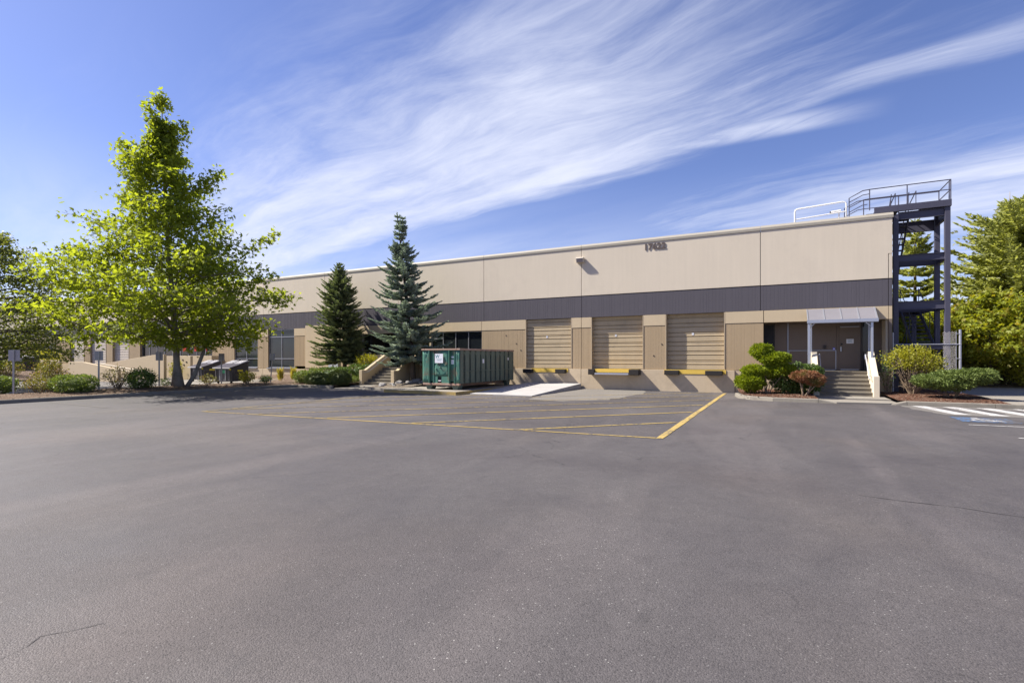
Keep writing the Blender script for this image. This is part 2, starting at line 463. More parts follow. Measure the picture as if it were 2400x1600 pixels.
class MB:
    def __init__(s):
        s.v = []; s.f = []

    def add(s, vs_, fs):
        o = len(s.v)
        s.v += [tuple(p) for p in vs_]
        s.f += [tuple(i + o for i in f) for f in fs]
        return s

    def box(s, x0, x1, y0, y1, z0, z1):
        return s.add([(x0, y0, z0), (x1, y0, z0), (x1, y1, z0), (x0, y1, z0),
                      (x0, y0, z1), (x1, y0, z1), (x1, y1, z1), (x0, y1, z1)],
                     [(3, 2, 1, 0), (4, 5, 6, 7), (0, 1, 5, 4), (1, 2, 6, 5), (2, 3, 7, 6), (3, 0, 4, 7)])

    def prism(s, pts, axis, lo, hi):
        """pts: closed outline in the two other axes; extruded along axis from lo to hi"""
        n = len(pts)
        def P3(p, h):
            return {'x': (h, p[0], p[1]), 'y': (p[0], h, p[1]), 'z': (p[0], p[1], h)}[axis]
        vs_ = [P3(p, lo) for p in pts] + [P3(p, hi) for p in pts]
        fs = [tuple(range(n - 1, -1, -1)), tuple(range(n, 2 * n))]
        fs += [(i, (i + 1) % n, n + (i + 1) % n, n + i) for i in range(n)]
        return s.add(vs_, fs)

    def tube(s, pts, r, n=8, cap=True):
        pts = [Vector(p) for p in pts]
        if not isinstance(r, (list, tuple)):
            r = [r] * len(pts)
        rings = []
        up = Vector((0, 0, 1))
        for i, p in enumerate(pts):
            d = (pts[min(i + 1, len(pts) - 1)] - pts[max(i - 1, 0)])
            if d.length < 1e-9: d = up.copy()
            d.normalize()
            a = d.cross(Vector((0, 1, 0)) if abs(d.y) < .9 else Vector((1, 0, 0))).normalized()
            b = d.cross(a)
            rings.append([p + (a * math.cos(2 * math.pi * k / n) + b * math.sin(2 * math.pi * k / n)) * r[i] for k in range(n)])
        o = len(s.v)
        for ring in rings:
            s.v += [tuple(q) for q in ring]
        for i in range(len(rings) - 1):
            for k in range(n):
                k2 = (k + 1) % n
                s.f.append((o + i * n + k, o + i * n + k2, o + (i + 1) * n + k2, o + (i + 1) * n + k))
        if cap:
            s.f.append(tuple(o + k for k in range(n - 1, -1, -1)))
            e = o + (len(rings) - 1) * n
            s.f.append(tuple(e + k for k in range(n)))
        return s

    def sheet(s, pts, z):
        n = len(pts)
        return s.add([(p[0], p[1], z) for p in pts], [tuple(range(n))])

    def mesh(s, name, off=(0, 0, 0)):
        me = bpy.data.meshes.new(name)
        me.from_pydata([(a - off[0], b - off[1], c - off[2]) for a, b, c in s.v], [], s.f)
        return me

    def build(s, name, m, parent=None, smooth=False, bevel=0.0, local=False, fix=True):
        off = (0, 0, 0)
        if parent is not None and not local:
            off = wl(parent)
        me = s.mesh(name, off)
        if fix:
            bm = bmesh.new(); bm.from_mesh(me)
            bmesh.ops.recalc_face_normals(bm, faces=bm.faces)
            bm.to_mesh(me); bm.free()
        me.materials.append(m)
        if smooth:
            me.polygons.foreach_set('use_smooth', [True] * len(me.polygons))
        o = bpy.data.objects.new(name, me)
        link(o, parent)
        if bevel:
            b = o.modifiers.new('bevel', 'BEVEL'); b.width = bevel; b.segments = 2; b.limit_method = 'ANGLE'
        return o


def box(name, m, parent, x0, x1, y0, y1, z0, z1, bevel=0.0, local=False):
    return MB().box(x0, x1, y0, y1, z0, z1).build(name, m, parent, bevel=bevel, local=local)


def inst(name, me, parent, loc, rot=(0, 0, 0), scale=(1, 1, 1)):
    """object sharing mesh data; loc in world for unrotated parents"""
    o = bpy.data.objects.new(name, me)
    off = wl(parent) if parent is not None else Vector((0, 0, 0))
    o.location = Vector(loc) - off
    o.rotation_euler = rot
    o.scale = scale
    return link(o, parent)


def text_mesh(txt, size, extrude, m, name, bold=0.0):
    cu = bpy.data.curves.new(name, 'FONT')
    cu.body = txt; cu.size = size; cu.extrude = extrude; cu.offset = bold
    cu.align_x = 'CENTER'; cu.align_y = 'CENTER'
    cu.resolution_u = 3
    t = bpy.data.objects.new(name, cu)
    col.objects.link(t)
    dg = bpy.context.evaluated_depsgraph_get()
    me = bpy.data.meshes.new_from_object(t.evaluated_get(dg))
    bpy.data.objects.remove(t)
    bpy.data.curves.remove(cu)
    me.materials.clear(); me.materials.append(m)
    me.name = name
    return me


# ---- leaves: many small faces in one mesh, placed with numpy
KITE = (np.array([(0, 0, 0), (-.32, .45, .07), (0, 1, 0), (.32, .45, .07)]), [(0, 3, 2, 1)])
LOBED = (np.array([(0, 0, 0), (-.16, .5, .05), (0, 1.0, -.06), (.16, .5, .05),
                   (-.5, .25, .0), (-.62, .66, -.05), (.5, .25, .0), (.62, .66, -.05)]),
         [(0, 3, 2, 1), (0, 1, 5, 4), (0, 6, 7, 3)])
SPRAY = (np.array([(0, 0, 0), (-.16, .35, .0), (0, 1, 0), (.16, .35, .0), (0, .35, -.14), (0, .35, .14)]),
         [(0, 3, 2, 1), (0, 5, 2, 4)])


def norm(a):
    return a / np.maximum(np.linalg.norm(a, axis=1, keepdims=True), 1e-9)


def leaves(name, m, parent, pos, direc, nrm, size, tmpl, local_off=None):
    pos = np.asarray(pos, float); n = len(pos)
    d = norm(np.asarray(direc, float)); k = np.asarray(nrm, float)
    x = norm(np.cross(d, k)); z = np.cross(x, d)
    size = np.broadcast_to(np.asarray(size, float), (n,))
    tv, tf = tmpl
    off = np.array(wl(parent)) if local_off is None else np.array(local_off)
    V = (pos - off)[:, None, :] + size[:, None, None] * (
        tv[None, :, 0, None] * x[:, None, :] + tv[None, :, 1, None] * d[:, None, :] + tv[None, :, 2, None] * z[:, None, :])
    kv = len(tv)
    V = V.reshape(-1, 3)
    F = np.array(tf)
    idx = (F[None] + (np.arange(n) * kv)[:, None, None]).reshape(-1)
    me = bpy.data.meshes.new(name)
    me.vertices.add(len(V)); me.vertices.foreach_set('co', V.astype(np.float32).ravel())
    me.loops.add(len(idx)); me.loops.foreach_set('vertex_index', idx.astype(np.int32))
    nf = n * len(tf)
    me.polygons.add(nf)
    me.polygons.foreach_set('loop_start', np.arange(0, nf * 4, 4, dtype=np.int32))
    me.update(calc_edges=True)
    me.materials.append(m)
    o = bpy.data.objects.new(name, me)
    link(o, parent)
    o['kind'] = 'stuff'
    return o


def rdir(n, up=0.0):
    a = rng.normal(size=(n, 3)); a[:, 2] += up
    return norm(a)


# ================================================================== GROUND
D = 27.67            # depth of the facade plane
FL = 1.12            # dock / entrance floor level
SEAM = [(.91, 7.66), (1.28, 7.59), (1.87, 7.54), (2.37, 7.4), (5.0, 6.6)]
CRK = [[(-3.88, 1.1), (-3.9, 1.26), (-3.94, 1.39), (-4.01, 1.49), (-4.17, 1.58)], [(-4.01, 1.49), (-3.92, 1.59), (-3.85, 1.74), (-3.7, 1.95)]]
g = MB().sheet([(-500, -300), (500, -300), (500, 700), (-500, 700)], 0).build('ground', M['asphalt'])
tag(g, kind='structure')


def patch(name, m, pts, z, label=None):
    o = MB().sheet(pts, z).build(name, m)
    return tag(o, label, kind='structure')


def wobble(pts, amp=.12, n=6):
    out = []
    for i, a in enumerate(pts):
        b = pts[(i + 1) % len(pts)]
        for k in range(n):
            t = k / n
            out.append((a[0] + (b[0] - a[0]) * t + random.uniform(-amp, amp), a[1] + (b[1] - a[1]) * t + random.uniform(-amp, amp)))
    return out


patch('dusty_patch', M['dustpatch'], wobble([(-9.6, 27.55), (-6.0, 27.55), (-5.75, 24.0), (-6.1, 20.6), (-7.6, 19.2), (-9.3, 19.4), (-9.65, 22.5)], .16), .004)


def line(name, m, a, b, wd, z=.008, parent=None):
    a = Vector((*a, 0)); b = Vector((*b, 0))
    d = (b - a).normalized(); nrm = Vector((-d.y, d.x, 0)) * wd / 2
    n = max(2, int((b - a).length / .8))
    mb = MB()
    L = []; Rr = []
    for i in range(n + 1):
        p = a.lerp(b, i / n)
        j = random.uniform(.88, 1.12)
        L.append(p + nrm * j); Rr.append(p - nrm * random.uniform(.88, 1.12))
    vs_ = [(p.x, p.y, z) for p in L] + [(p.x, p.y, z) for p in Rr]
    mb.add(vs_, [(i, n + 1 + i, n + 2 + i, i + 1) for i in range(n)])
    return mb.build(name, m, parent)


mk = empty('yellow_hatched_zone', (-9, 15, 0))
tag(mk, kind='structure')
line('boundary_line', M['yline'], (-2.2, 11.13), (-2.2, 27.2), .15, .009, mk)
line('boundary_line', M['yline'], (-16.4, 10.15), (-2.28, 11.17), .085, .009, mk)
line('boundary_line', M['yline2'], (-16.35, 10.25), (-16.35, 19.6), .10, .009, mk)
for i, (a, b) in enumerate([((-2.35, 14.15), (-5.45, 11.0)), ((-2.35, 17.1), (-8.5, 10.8)), ((-2.35, 19.85), (-11.4, 10.65)),
                            ((-2.35, 22.5), (-14.1, 10.45)), ((-2.35, 25.2), (-16.25, 10.95)), ((-2.9, 27.35), (-16.25, 13.7)),
                            ((-10.2, 22.6), (-16.25, 16.4))]):
    line('hatch_line', M['yline'] if i < 3 else M['yline2'], a, b, .10, .010, mk)

# faded bay line at the left of the lot
lb = empty('faded_bay_lines', (-20, 9, 0)); tag(lb, kind='structure')
line('bay_line', M['unsealed_lit'], (-25.3, 9.6), (-20.5, 9.4), .10, .008, lb)
line('bay_line', M['unsealed_lit'], (-25.3, 12.4), (-20.9, 12.2), .10, .008, lb)

# ---- tarred seam and cracks in the asphalt
ck = empty('asphalt_cracks', (0, 5, 0)); tag(ck, kind='structure')


def crack(name, m, pts, wd):
    L = []; Rr = []
    P2 = []
    for i in range(len(pts) - 1):
        a = Vector((*pts[i], 0)); b = Vector((*pts[i + 1], 0))
        n = max(2, int((b - a).length / .12))
        for k in range(n):
            q = a.lerp(b, k / n); q += Vector((random.uniform(-1, 1), random.uniform(-1, 1), 0)) * wd * 1.1
            P2.append(q)
    for i in range(len(P2) - 1):
        d = (P2[i + 1] - P2[i]).normalized(); nn = Vector((-d.y, d.x, 0)) * wd * random.uniform(.2, .7)
        L.append(P2[i] + nn); Rr.append(P2[i] - nn)
    n = len(L)
    MB().add([(p.x, p.y, .004) for p in L] + [(p.x, p.y, .004) for p in Rr], [(i, n + i, n + i + 1, i + 1) for i in range(n - 1)]).build(name, m, ck)


M['tar'] = mat('old_tar', (.054, .049, .049), .7, .2, 6, .4, 60)
crack('seam', M['tar'], SEAM, .014)
for pts in CRK:
    crack('crack', M['tar'], pts, .006)

# ---- accessible bay at the right
am = empty('accessible_bay_markings', (5.5, 20, 0)); tag(am, kind='structure')
MB().sheet(wobble([(3.95, 23.0), (9.5, 23.1), (9.5, 19.75), (4.6, 19.75), (4.1, 21.4)], .06), .005).build('pale_patch', M['unsealed_lit'], am)
for x in (4.32, 5.2, 6.1, 7.0, 7.9):
    MB().sheet([(x, 22.95), (x + .42, 22.97), (x + .92, 20.02), (x + .50, 20.0)], .010).build('white_stripe', M['wline'], am)
    MB().sheet(wobble([(x + .5, 22.5), (x + .86, 22.3), (x + 1.05, 20.8), (x + .85, 20.5)], .03, 3), .008).build('sealed_strip', M['asphalt'], am)
line('white_line', M['wline'], (4.4, 17.05), (9.5, 17.2), .09, .010, am)
line('white_line', M['wline'], (4.6, 14.66), (9.5, 14.8), .10, .010, am)
sym = MB()
cxs, cys = 5.12, 18.55
MB().sheet([(cxs - .62, cys - .68), (cxs + .62, cys - .66), (cxs + .62, cys + .62), (cxs - .62, cys + .62)], .009).build('blue_square', M['blueline'], am)
# wheelchair figure: wheel arc, back, seat, leg, head
arc = [(cxs - .06 + .27 * math.cos(a), cys - .16 + .27 * math.sin(a)) for a in np.linspace(R(110), R(375), 16)]
arc2 = [(cxs - .06 + .19 * math.cos(a), cys - .16 + .19 * math.sin(a)) for a in np.linspace(R(110), R(375), 16)]
sym.add([(x, y, .014) for x, y in arc + arc2], [(i, i + 1, 17 + i, 16 + i) for i in range(15)])
for a, b, wd in (((cxs - .10, cys + .30), (cxs - .04, cys - .06), .09), ((cxs - .05, cys - .06), (cxs + .22, cys - .06), .085),
                 ((cxs + .20, cys - .04), (cxs + .32, cys - .38), .085), ((cxs - .07, cys + .12), (cxs + .15, cys + .12), .07)):
    a = Vector((*a, 0)); b = Vector((*b, 0)); d = (b - a).normalized(); nn = Vector((-d.y, d.x, 0)) * wd / 2
    sym.add([(*(a + nn).xy, .014), (*(a - nn).xy, .014), (*(b - nn).xy, .014), (*(b + nn).xy, .014)], [(0, 1, 2, 3)])
sym.add([(cxs - .11 + .085 * math.cos(a), cys + .42 + .085 * math.sin(a), .014) for a in np.linspace(0, 2 * math.pi, 13)[:-1]], [tuple(range(12))])
sym.build('wheelchair_symbol', M['wline'], am)


# ---- kerbs: a run of separate stones following a polyline
def kerb(name, pts, parent_label=None, wd=.16, h=.14, step=2.4, m=None, tops=None):
    """tops: (h0,h1) heights at both ends of the run, for ramps"""
    root = empty(name, (pts[0][0], pts[0][1], 0)); tag(root, kind='structure')
    segs = []
    for i in range(len(pts) - 1):
        a = Vector((*pts[i], 0)); b = Vector((*pts[i + 1], 0))
        n = max(1, round((b - a).length / step))
        for k in range(n):
            segs.append((a.lerp(b, k / n), a.lerp(b, (k + 1) / n), i == 0 and k == 0))
    tot = len(segs)
    for j, (a, b, _) in enumerate(segs):
        d = (b - a).normalized(); nn = Vector((-d.y, d.x, 0))
        a2 = a + d * .006; b2 = b - d * .006
        ha = hb = h
        if tops: ha, hb = (tops[0] + (tops[1] - tops[0]) * j / tot, tops[0] + (tops[1] - tops[0]) * (j + 1) / tot)
        mb = MB()
        vv = []
        for p, hh in ((a2, ha), (b2, hb)):
            vv += [(p - nn * .0) .to_tuple()[:2] + (-.05,), (p + nn * .02).to_tuple()[:2] + (hh - .02,), (p + nn * .045).to_tuple()[:2] + (hh,),
                   (p + nn * wd).to_tuple()[:2] + (hh,), (p + nn * wd).to_tuple()[:2] + (-.05,)]
        fs = [(0, 1, 2, 3, 4), (9, 8, 7, 6, 5)] + [(i, (i + 1) % 5, 5 + (i + 1) % 5, 5 + i) for i in range(5)]
        mb.add(vv, fs).build('kerb_stone', m or M['kerb'], root)
    return root


def bed(name, m, outline, zf, res=.5, label=None):
    """planting bed: a grid clipped to a polygon, height zf(x,y), small lumps"""
    xs = [p[0] for p in outline]; ys = [p[1] for p in outline]
    bm = bmesh.new()
    vsb = [bm.verts.new((p[0], p[1], 0)) for p in outline]
    bm.faces.new(vsb)
    x = math.floor(min(xs))
    while x < max(xs):
        bmesh.ops.bisect_plane(bm, geom=bm.verts[:] + bm.edges[:] + bm.faces[:], plane_co=(x, 0, 0), plane_no=(1, 0, 0)); x += res
    y = math.floor(min(ys))
    while y < max(ys):
        bmesh.ops.bisect_plane(bm, geom=bm.verts[:] + bm.edges[:] + bm.faces[:], plane_co=(0, y, 0), plane_no=(0, 1, 0)); y += res
    for v_ in bm.verts:
        v_.co.z = zf(v_.co.x, v_.co.y) + (random.uniform(-.018, .018) if not v_.is_boundary else 0)
    me = bpy.data.meshes.new(name); bm.to_mesh(me); bm.free()
    me.materials.append(m)
    me.polygons.foreach_set('use_smooth', [True] * len(me.polygons))
    o = bpy.data.objects.new(name, me); col.objects.link(o)
    return tag(o, label, kind='structure')


# long planting strip at the left, perpendicular to the facade
kerb('strip_kerb', [(-25.75, -12.0), (-25.75, 20.6)], h=.15)
kerb('strip_back_kerb', [(-30.2, 22.0), (-30.2, -12.0)], h=.13)
kerb('corner_kerb', [(-25.75, 20.6), (-25.2, 21.3), (-24.5, 21.45)], h=.15, step=1)


def strip_z(x, y):
    t = (x + 30.05) / (30.05 - 25.9)
    t = min(1, max(0, t))
    return .125 + .17 * math.sin(math.pi * t) * (.8 + .2 * math.sin(y * .5))


bed('planting_strip', M['mulchdry'], [(-30.05, -12), (-25.91, -12), (-25.91, 20.6), (-25.95, 21.8), (-30.05, 21.8)], strip_z, .5)

# bed in front of the middle of the facade
def mid_z(x, y):
    return .13 + max(0, min(1, (y - 22.0) / 4.5)) * .32


bed('facade_bed', M['mulchdry'], [(-30.05, 21.8), (-25.95, 21.8), (-25.2, 21.47), (-22.55, 21.6), (-22.55, 27.62), (-34.5, 27.62), (-34.5, 24.6), (-30.05, 24.4)], mid_z, .6)
kerb('facade_kerb', [(-24.5, 21.45), (-22.6, 21.45)], h=.15, step=1.9)
kerb('facade_kerb', [(-20.1, 21.45), (-17.6, 21.3)], h=.13, step=1.25)
bed('gravel_bed', M['gravel'], [(-20.05, 21.62), (-17.6, 21.48), (-17.6, 25.85), (-20.05, 25.85)], lambda x, y: .125 + max(0, min(1, (y - 21.6) / 4)) * .30, .5)

walk = empty('concrete_walk', (-21.3, 22.5, 0)); tag(walk, kind='structure')
MB().prism([(-22.38, 21.45), (-20.12, 21.45), (-20.12, 22.6), (-22.38, 22.6)], 'z', -.05, .03).build('paving_slab', M['concrete'], walk, bevel=.01)
MB().prism([(-22.38, 22.62), (-20.12, 22.62), (-20.12, 23.9), (-22.38, 23.9)], 'z', -.05, .10).build('paving_slab', M['concrete'], walk, bevel=.01)

# lighter concrete pad for the bins
pad = empty('bin_pad', (-33, 22, 0)); tag(pad, kind='structure')
for i in range(4):
    MB().prism([(-42.0 + i * 2.6, 19.6), (-39.44 + i * 2.6, 19.6), (-39.44 + i * 2.6, 26.6), (-42.0 + i * 2.6, 26.6)], 'z', -.05, .03).build('concrete_slab', M['concrete'], pad)
patch('sunlit_lot_patch', M['unsealed_lit'], wobble([(-31.0, 4), (-44, 4), (-44, 19), (-31.0, 19)], .3), .004)  # same asphalt as the lot; its sunlit paleness is put into the colour

# far island at the left with its kerb
kerb('far_kerb', [(-52.5, 5.0), (-50.0, 15.5), (-49.0, 20.5), (-49.5, 24.5)], h=.14)
bed('far_island', M['mulchdry'], [(-49.7, 24.5), (-49.2, 20.5), (-50.2, 15.5), (-52.7, 5), (-60, 5), (-60, 24.5)], lambda x, y: .13 + max(0, min(1, (-50 - x) / 4)) * .45, 1.0)

# right side: bed beside the dock, walk, second bed, back path
kerb('entrance_kerb', [(-1.66, 25.4), (-1.45, 24.15), (-0.95, 23.35), (-0.1, 22.92), (1.45, 22.86)], h=.15, step=1.7)
kerb('entrance_kerb_ramp', [(1.45, 22.86), (2.05, 22.84)], h=.15, step=.6, tops=(.15, .03))
kerb('right_kerb', [(4.25, 23.15), (14.0, 23.25)], h=.15, step=2.5)
kerb('right_kerb_ramp', [(3.75, 23.1), (4.25, 23.15)], h=.15, step=.5, tops=(.03, .15))


def rb_z(x, y):
    return .135 + max(0, min(1, (y - 23.2) / 3.0)) * .10


bed('entrance_bed', M['mulch'], [(1.5, 23.04), (-.08, 23.08), (-.85, 23.46), (-1.3, 24.25), (-1.5, 25.5), (-1.7, 27.6), (1.4, 27.6), (1.4, 24.6)], rb_z, .4)
bed('tower_bed', M['mulch'], [(4.05, 23.6), (4.25, 23.33), (7.2, 23.38), (7.15, 25.4), (7.05, 28.4), (5.6, 34.0), (4.57, 34.0), (4.57, 27.6), (4.0, 27.6), (4.0, 24.6)], rb_z, .4)
ew = empty('entrance_walk', (2.6, 24, 0)); tag(ew, kind='structure')
MB().prism([(1.5, 24.4), (1.42, 23.3), (2.05, 22.86), (3.75, 23.12), (4.02, 23.6), (3.98, 24.4)], 'z', -.05, .06).build('paving_slab', M['concrete'], ew)
MB().prism([(1.45, 24.42), (3.98, 24.42), (3.98, 26.2), (1.45, 26.2)], 'z', -.05, .11).build('paving_slab', M['concrete'], ew)
bp = empty('back_path', (10, 30, 0)); tag(bp, kind='structure')
for i in range(6):
    y0 = 23.42 + i * 2.2
    MB().prism([(7.22, y0), (12.5, y0), (12.5, y0 + 2.18), (7.22 if y0 < 25 else 7.12, y0 + 2.18)], 'z', -.05, .135).build('paving_slab', M['concrete'], bp)
bed('dry_ground', M['dirt'], [(5.6, 34.1), (7.1, 28.5), (7.1, 36.65), (12.6, 36.65), (12.6, 23.45), (60, 23.45), (60, 90), (-10, 90), (-10, 58.5), (4.7, 58.5), (4.7, 34.1)],
    lambda x, y: .13 + max(0, min(1, (y - 36.7) / 10)) * .5, 2.0)

# ================================================================== BUILDING
B = empty('warehouse_building', (-20, D, 0), 'long cream concrete warehouse with slate grey band and roll-up dock doors', 'building')
ROOF = 8.12
COP = 7.88
BT, BB, LB = 5.19, 4.02, 3.44       # band top, band bottom, lintel bottom
XL = -96.0


def ribbed(name, m, x0, x1, z0, z1, y, depth=.20, parent=None):
    """wall panel whose face has upright, slightly uneven ribs"""
    r2 = random.Random(int(abs(x0 * 100)) + int(z0 * 10))
    xs = [(x0, 0.0)]
    x = x0 + r2.uniform(.05, .12)
    while x < x1 - .12:
        gw = .012
        xs += [(x, 0.0), (x + .004, .0035), (x + gw, .0035), (x + gw + .004, 0.0)]
        x += r2.choice([.11, .15, .15, .19, .30])
    xs.append((x1, 0.0))
    n = len(xs)
    mb = MB()
    fr = [(a, y + b, z0) for a, b in xs] + [(a, y + b, z1) for a, b in xs]
    mb.add(fr, [(i, i + 1, n + i + 1, n + i) for i in range(n - 1)])
    yb = y + depth
    mb.add([(x0, y, z0), (x0, yb, z0), (x0, yb, z1), (x0, y, z1)], [(0, 1, 2, 3)])
    mb.add([(x1, y, z0), (x1, yb, z0), (x1, yb, z1), (x1, y, z1)], [(3, 2, 1, 0)])
    mb.add([(a, b_, z1) for a, b_ in ((x0, y), (x1, y), (x1, yb), (x0, yb))], [(0, 1, 2, 3)])
    mb.add([(a, b_, z0) for a, b_ in ((x0, y), (x1, y), (x1, yb), (x0, yb))], [(3, 2, 1, 0)])
    return mb.build(name, m, parent or B, fix=False)


JOINTS = [4.55, -0.66, -9.78, -16.16, -22.9, -29.85, -36.68, -45.2, -54.6, -64.3, -71.0, -78.0, -85.5, XL]
J = .012
for a, b in zip(JOINTS[:-1], JOINTS[1:]):
    x0, x1 = b + J, a - (J if a < 4.5 else 0)
    if a > 4.5:     # corner panel carries a narrow notch strip
        MB().prism([(x0, BT + .05), (4.40, BT + .05), (4.40, 6.32), (x1, 6.32), (x1, COP), (x0, COP)], 'y', D, D + .22).build('wall_panel', M['wall'], B)
        MB().box(4.425, 4.55, D + .004, D + .22, BT + .05, 6.30).build('wall_panel', M['wall'], B)
        ribbed('grey_band_panel', M['band'], x0, 4.40, BB, BT, D + .015)
        MB().box(4.425, 4.55, D + .004, D + .22, BB, BT).build('grey_band_panel', M['band'], B)
    else:
        MB().box(x0, x1, D, D + .22, BT + .05, COP).build('wall_panel', M['wall'], B, bevel=.008)
        ribbed('grey_band_panel', M['band'], x0, x1, BB, BT, D + .015)
    # dark reveal behind the joint between cream and grey
    MB().box(x0, x1, D + .05, D + .22, BT, BT + .05).build('shadow_reveal', M['band'], B)
    # coping lengths
    MB().prism([(D - .03, COP + .01), (D - .035, COP + .13), (D + .02, ROOF), (D + .42, ROOF), (D + .42, COP + .01)], 'x', x0 + .008 - J, x1 + J - .008 if a < 4.5 else 4.59).build('coping', M['coping'], B)
# shell of the building
MB().box(XL, 4.55, D + .23, D + .40, BB + .02, COP).build('inner_wall', M['blind'], B)
MB().box(XL, 4.55, D + .40, D + 30, 7.55, 7.65).build('roof_deck', M['roof'], B)
MB().box(4.35, 4.545, D + .23, D + 30, -.05, COP).build('side_wall', M['wall'], B)
MB().box(4.33, 4.58, D + .43, D + 30, COP + .01, ROOF - .03).build('coping', M['coping'], B)
MB().box(XL, 4.3, D + 30, D + 30.2, -.05, COP).build('rear_wall', M['wall'], B)
MB().box(XL, XL + .2, D + .42, D + 29.9, -.05, COP).build('side_wall', M['wall'], B)
MB().box(XL + .3, 4.3, D + 3.2, D + 3.3, 0, 7.4).build('light_block_wall', M['darkbronze'], B)  # unseen dark wall added inside to block light

PIERS = []     # (x0,x1) solid tan ribbed piers with sand lintel block above


def pier(x0, x1, split=None, z0=FL, lint=True):
    for a, b in ([(x0, x1)] if split is None else [(x0, split - J), (split + J, x1)]):
        ribbed('ribbed_pier', M['ribbed'], a, b, z0, LB - .012, D + .012)
        if lint:
            MB().box(a, b, D - .004, D + .2, LB, BB - .012).build('lintel_block', M['lintel'], B, bevel=.006)


def lintel(x0, x1):
    MB().box(x0, x1, D - .004, D + .2, LB, BB - .012).build('lintel_block', M['lintel'], B, bevel=.006)


pier(-2.25, -0.53)
pier(-6.29, -5.15)
pier(-10.36, -9.21, split=-9.78)
pier(-16.31, -13.29)
lintel(-0.50, 4.41)
MB().box(4.425, 4.545, D - .004, D + .2, LB, BB - .012).build('lintel_block', M['lintel'], B)
lintel(-21.6, -16.33); lintel(-27.0, -21.62)
pier(-33.11, -31.90); pier(-37.36, -36.12, split=-36.68, z0=.93); pier(-43.28, -40.32)
lintel(-48.8, -43.3); lintel(-54.41, -48.82)
pier(-56.35, -54.43); pier(-60.57, -59.39); pier(-64.95, -63.72); pier(-70.98, -68.03, split=-69.4)
lintel(-76.56, -71.0); pier(-84.12, -76.58, split=-80.2); pier(-96, -87.2)
# plain panel left of the middle entrance
MB().box(-31.86, -28.91, D - .035, D + .2, .98, BB + .16).build('wall_panel', M['lintel'], B, bevel=.008)
MB().box(-28.88, -27.02, D - .015, D + .2, .98, BB + .0).build('wall_panel', M['lintel'], B, bevel=.008)
# base course
def base(x0, x1, z1=FL - .012, y=D - .05):
    MB().box(x0, x1, y, D + .22, -.1, z1).build('base_panel', M['base'], B, bevel=.012)


base(-9.77, -1.80); base(-16.31, -9.79)
base(-1.79, 4.545, FL - .012, D + .02)
base(-27.0, -16.33, FL - .012, D + .05)
base(-31.86, -27.02, .93, D - .01)
base(-36.67, -31.88, .90, D - .05); base(-43.28, -36.69, .90, D - .05)
base(-54.42, -43.3, 1.1, D + .02); base(-64.3, -54.44); base(-74, -64.32); base(-85.5, -74.02); base(-96, -85.52)

# ---- roll-up dock doors
sec_cache = {}


def dock_door(x0, x1, rec, label_txt=None, m=None, trim=True):
    m = m or M['door']
    wdt = x1 - x0
    y = D + rec
    root = MB().box(x0, x1, y + .06, y + .09, FL, BB).build('dock_door', m, B)
    key = (round(wdt, 3), m.name)
    n = 6; h = (BB - FL) / n
    if key not in sec_cache:
        # upright profile of one section (y outwards negative): wide flat rail, groove, raised rail, groove
        pr = [(.012, .003), (.012, .012), (-.030, .03), (-.030, h * .50), (.012, h * .535), (.012, h * .58), (-.040, h * .64), (-.028, h * .78), (-.040, h * .92), (.012, h * .965), (.012, h - .003)]
        pts = pr + [(.05, h - .004), (.05, .004)]
        me = MB().prism(pts, 'x', 0, wdt).mesh('door_section')
        bm = bmesh.new(); bm.from_mesh(me); bmesh.ops.recalc_face_normals(bm, faces=bm.faces); bm.to_mesh(me); bm.free()
        me.materials.append(m)
        sec_cache[key] = me
    for k in range(n):
        inst('door_section', sec_cache[key], root, (x0, y, FL + k * h))
    # jamb faces and head
    MB().box(x0 - .005, x0 + .05, D + .21, y + .1, FL, BB).build('door_jamb', m, B)
    MB().box(x1 - .05, x1 + .005, D + .21, y + .1, FL, BB).build('door_jamb', m, B)
    MB().box(x0, x1, D + .235, y + .1, BB - .03, BB + .015).build('door_head', m, B)
    if trim:
        for xx in (x0 + .001, x1 - .046):
            MB().box(xx, xx + .045, D - .008, D + .06, FL, BB - .015).build('corner_guard', M['steelangle'], B)
    MB().box(x0, x1, D + .0, y + .1, FL - .15, FL - .004).build('dock_sill', M['concrete'], B)
    if label_txt:
        cx_ = x0 + wdt * .46
        st = MB().box(cx_ - .05, cx_ + .05, y - .044, y - .040, FL + 3.66 * h + .02, FL + 3.66 * h + .14).build('number_sticker', M['sticker'], root)
        me = text_mesh(label_txt, .11, .001, M['blackink'], 'door_number')
        o = bpy.data.objects.new('door_number', me); link(o, root)
        o.location = Vector((cx_, y - .047, FL + 3.66 * h + .08)) - wl(root); o.rotation_euler = (R(90), 0, 0)
    return root


dock_door(-13.29, -10.36, .17, '3')
dock_door(-9.21, -6.29, .31, '2')
dock_door(-5.15, -2.25, .34, '1')
for x0, x1, r_ in ((-59.39, -56.35, .3), (-63.72, -60.57, .2), (-68.03, -64.95, .2), (-87.2, -84.12, .2)):
    dock_door(x0, x1, r_, None, M['leftdoor'])


def bumper(x0, x1, zt=FL - .03, zb=FL - .26, pr=.30):
    MB().box(x0, x1, D - .05 - pr, D - .052, zb, zt).build('dock_bumper', M['rubber'], B, bevel=.015)


def dockface(x0, x1, yellow_h=.20):
    MB().box(x0, x1, D - .075, D - .053, FL - yellow_h - .01, FL + .012).build('yellow_dock_edge', M['yellow'], B)


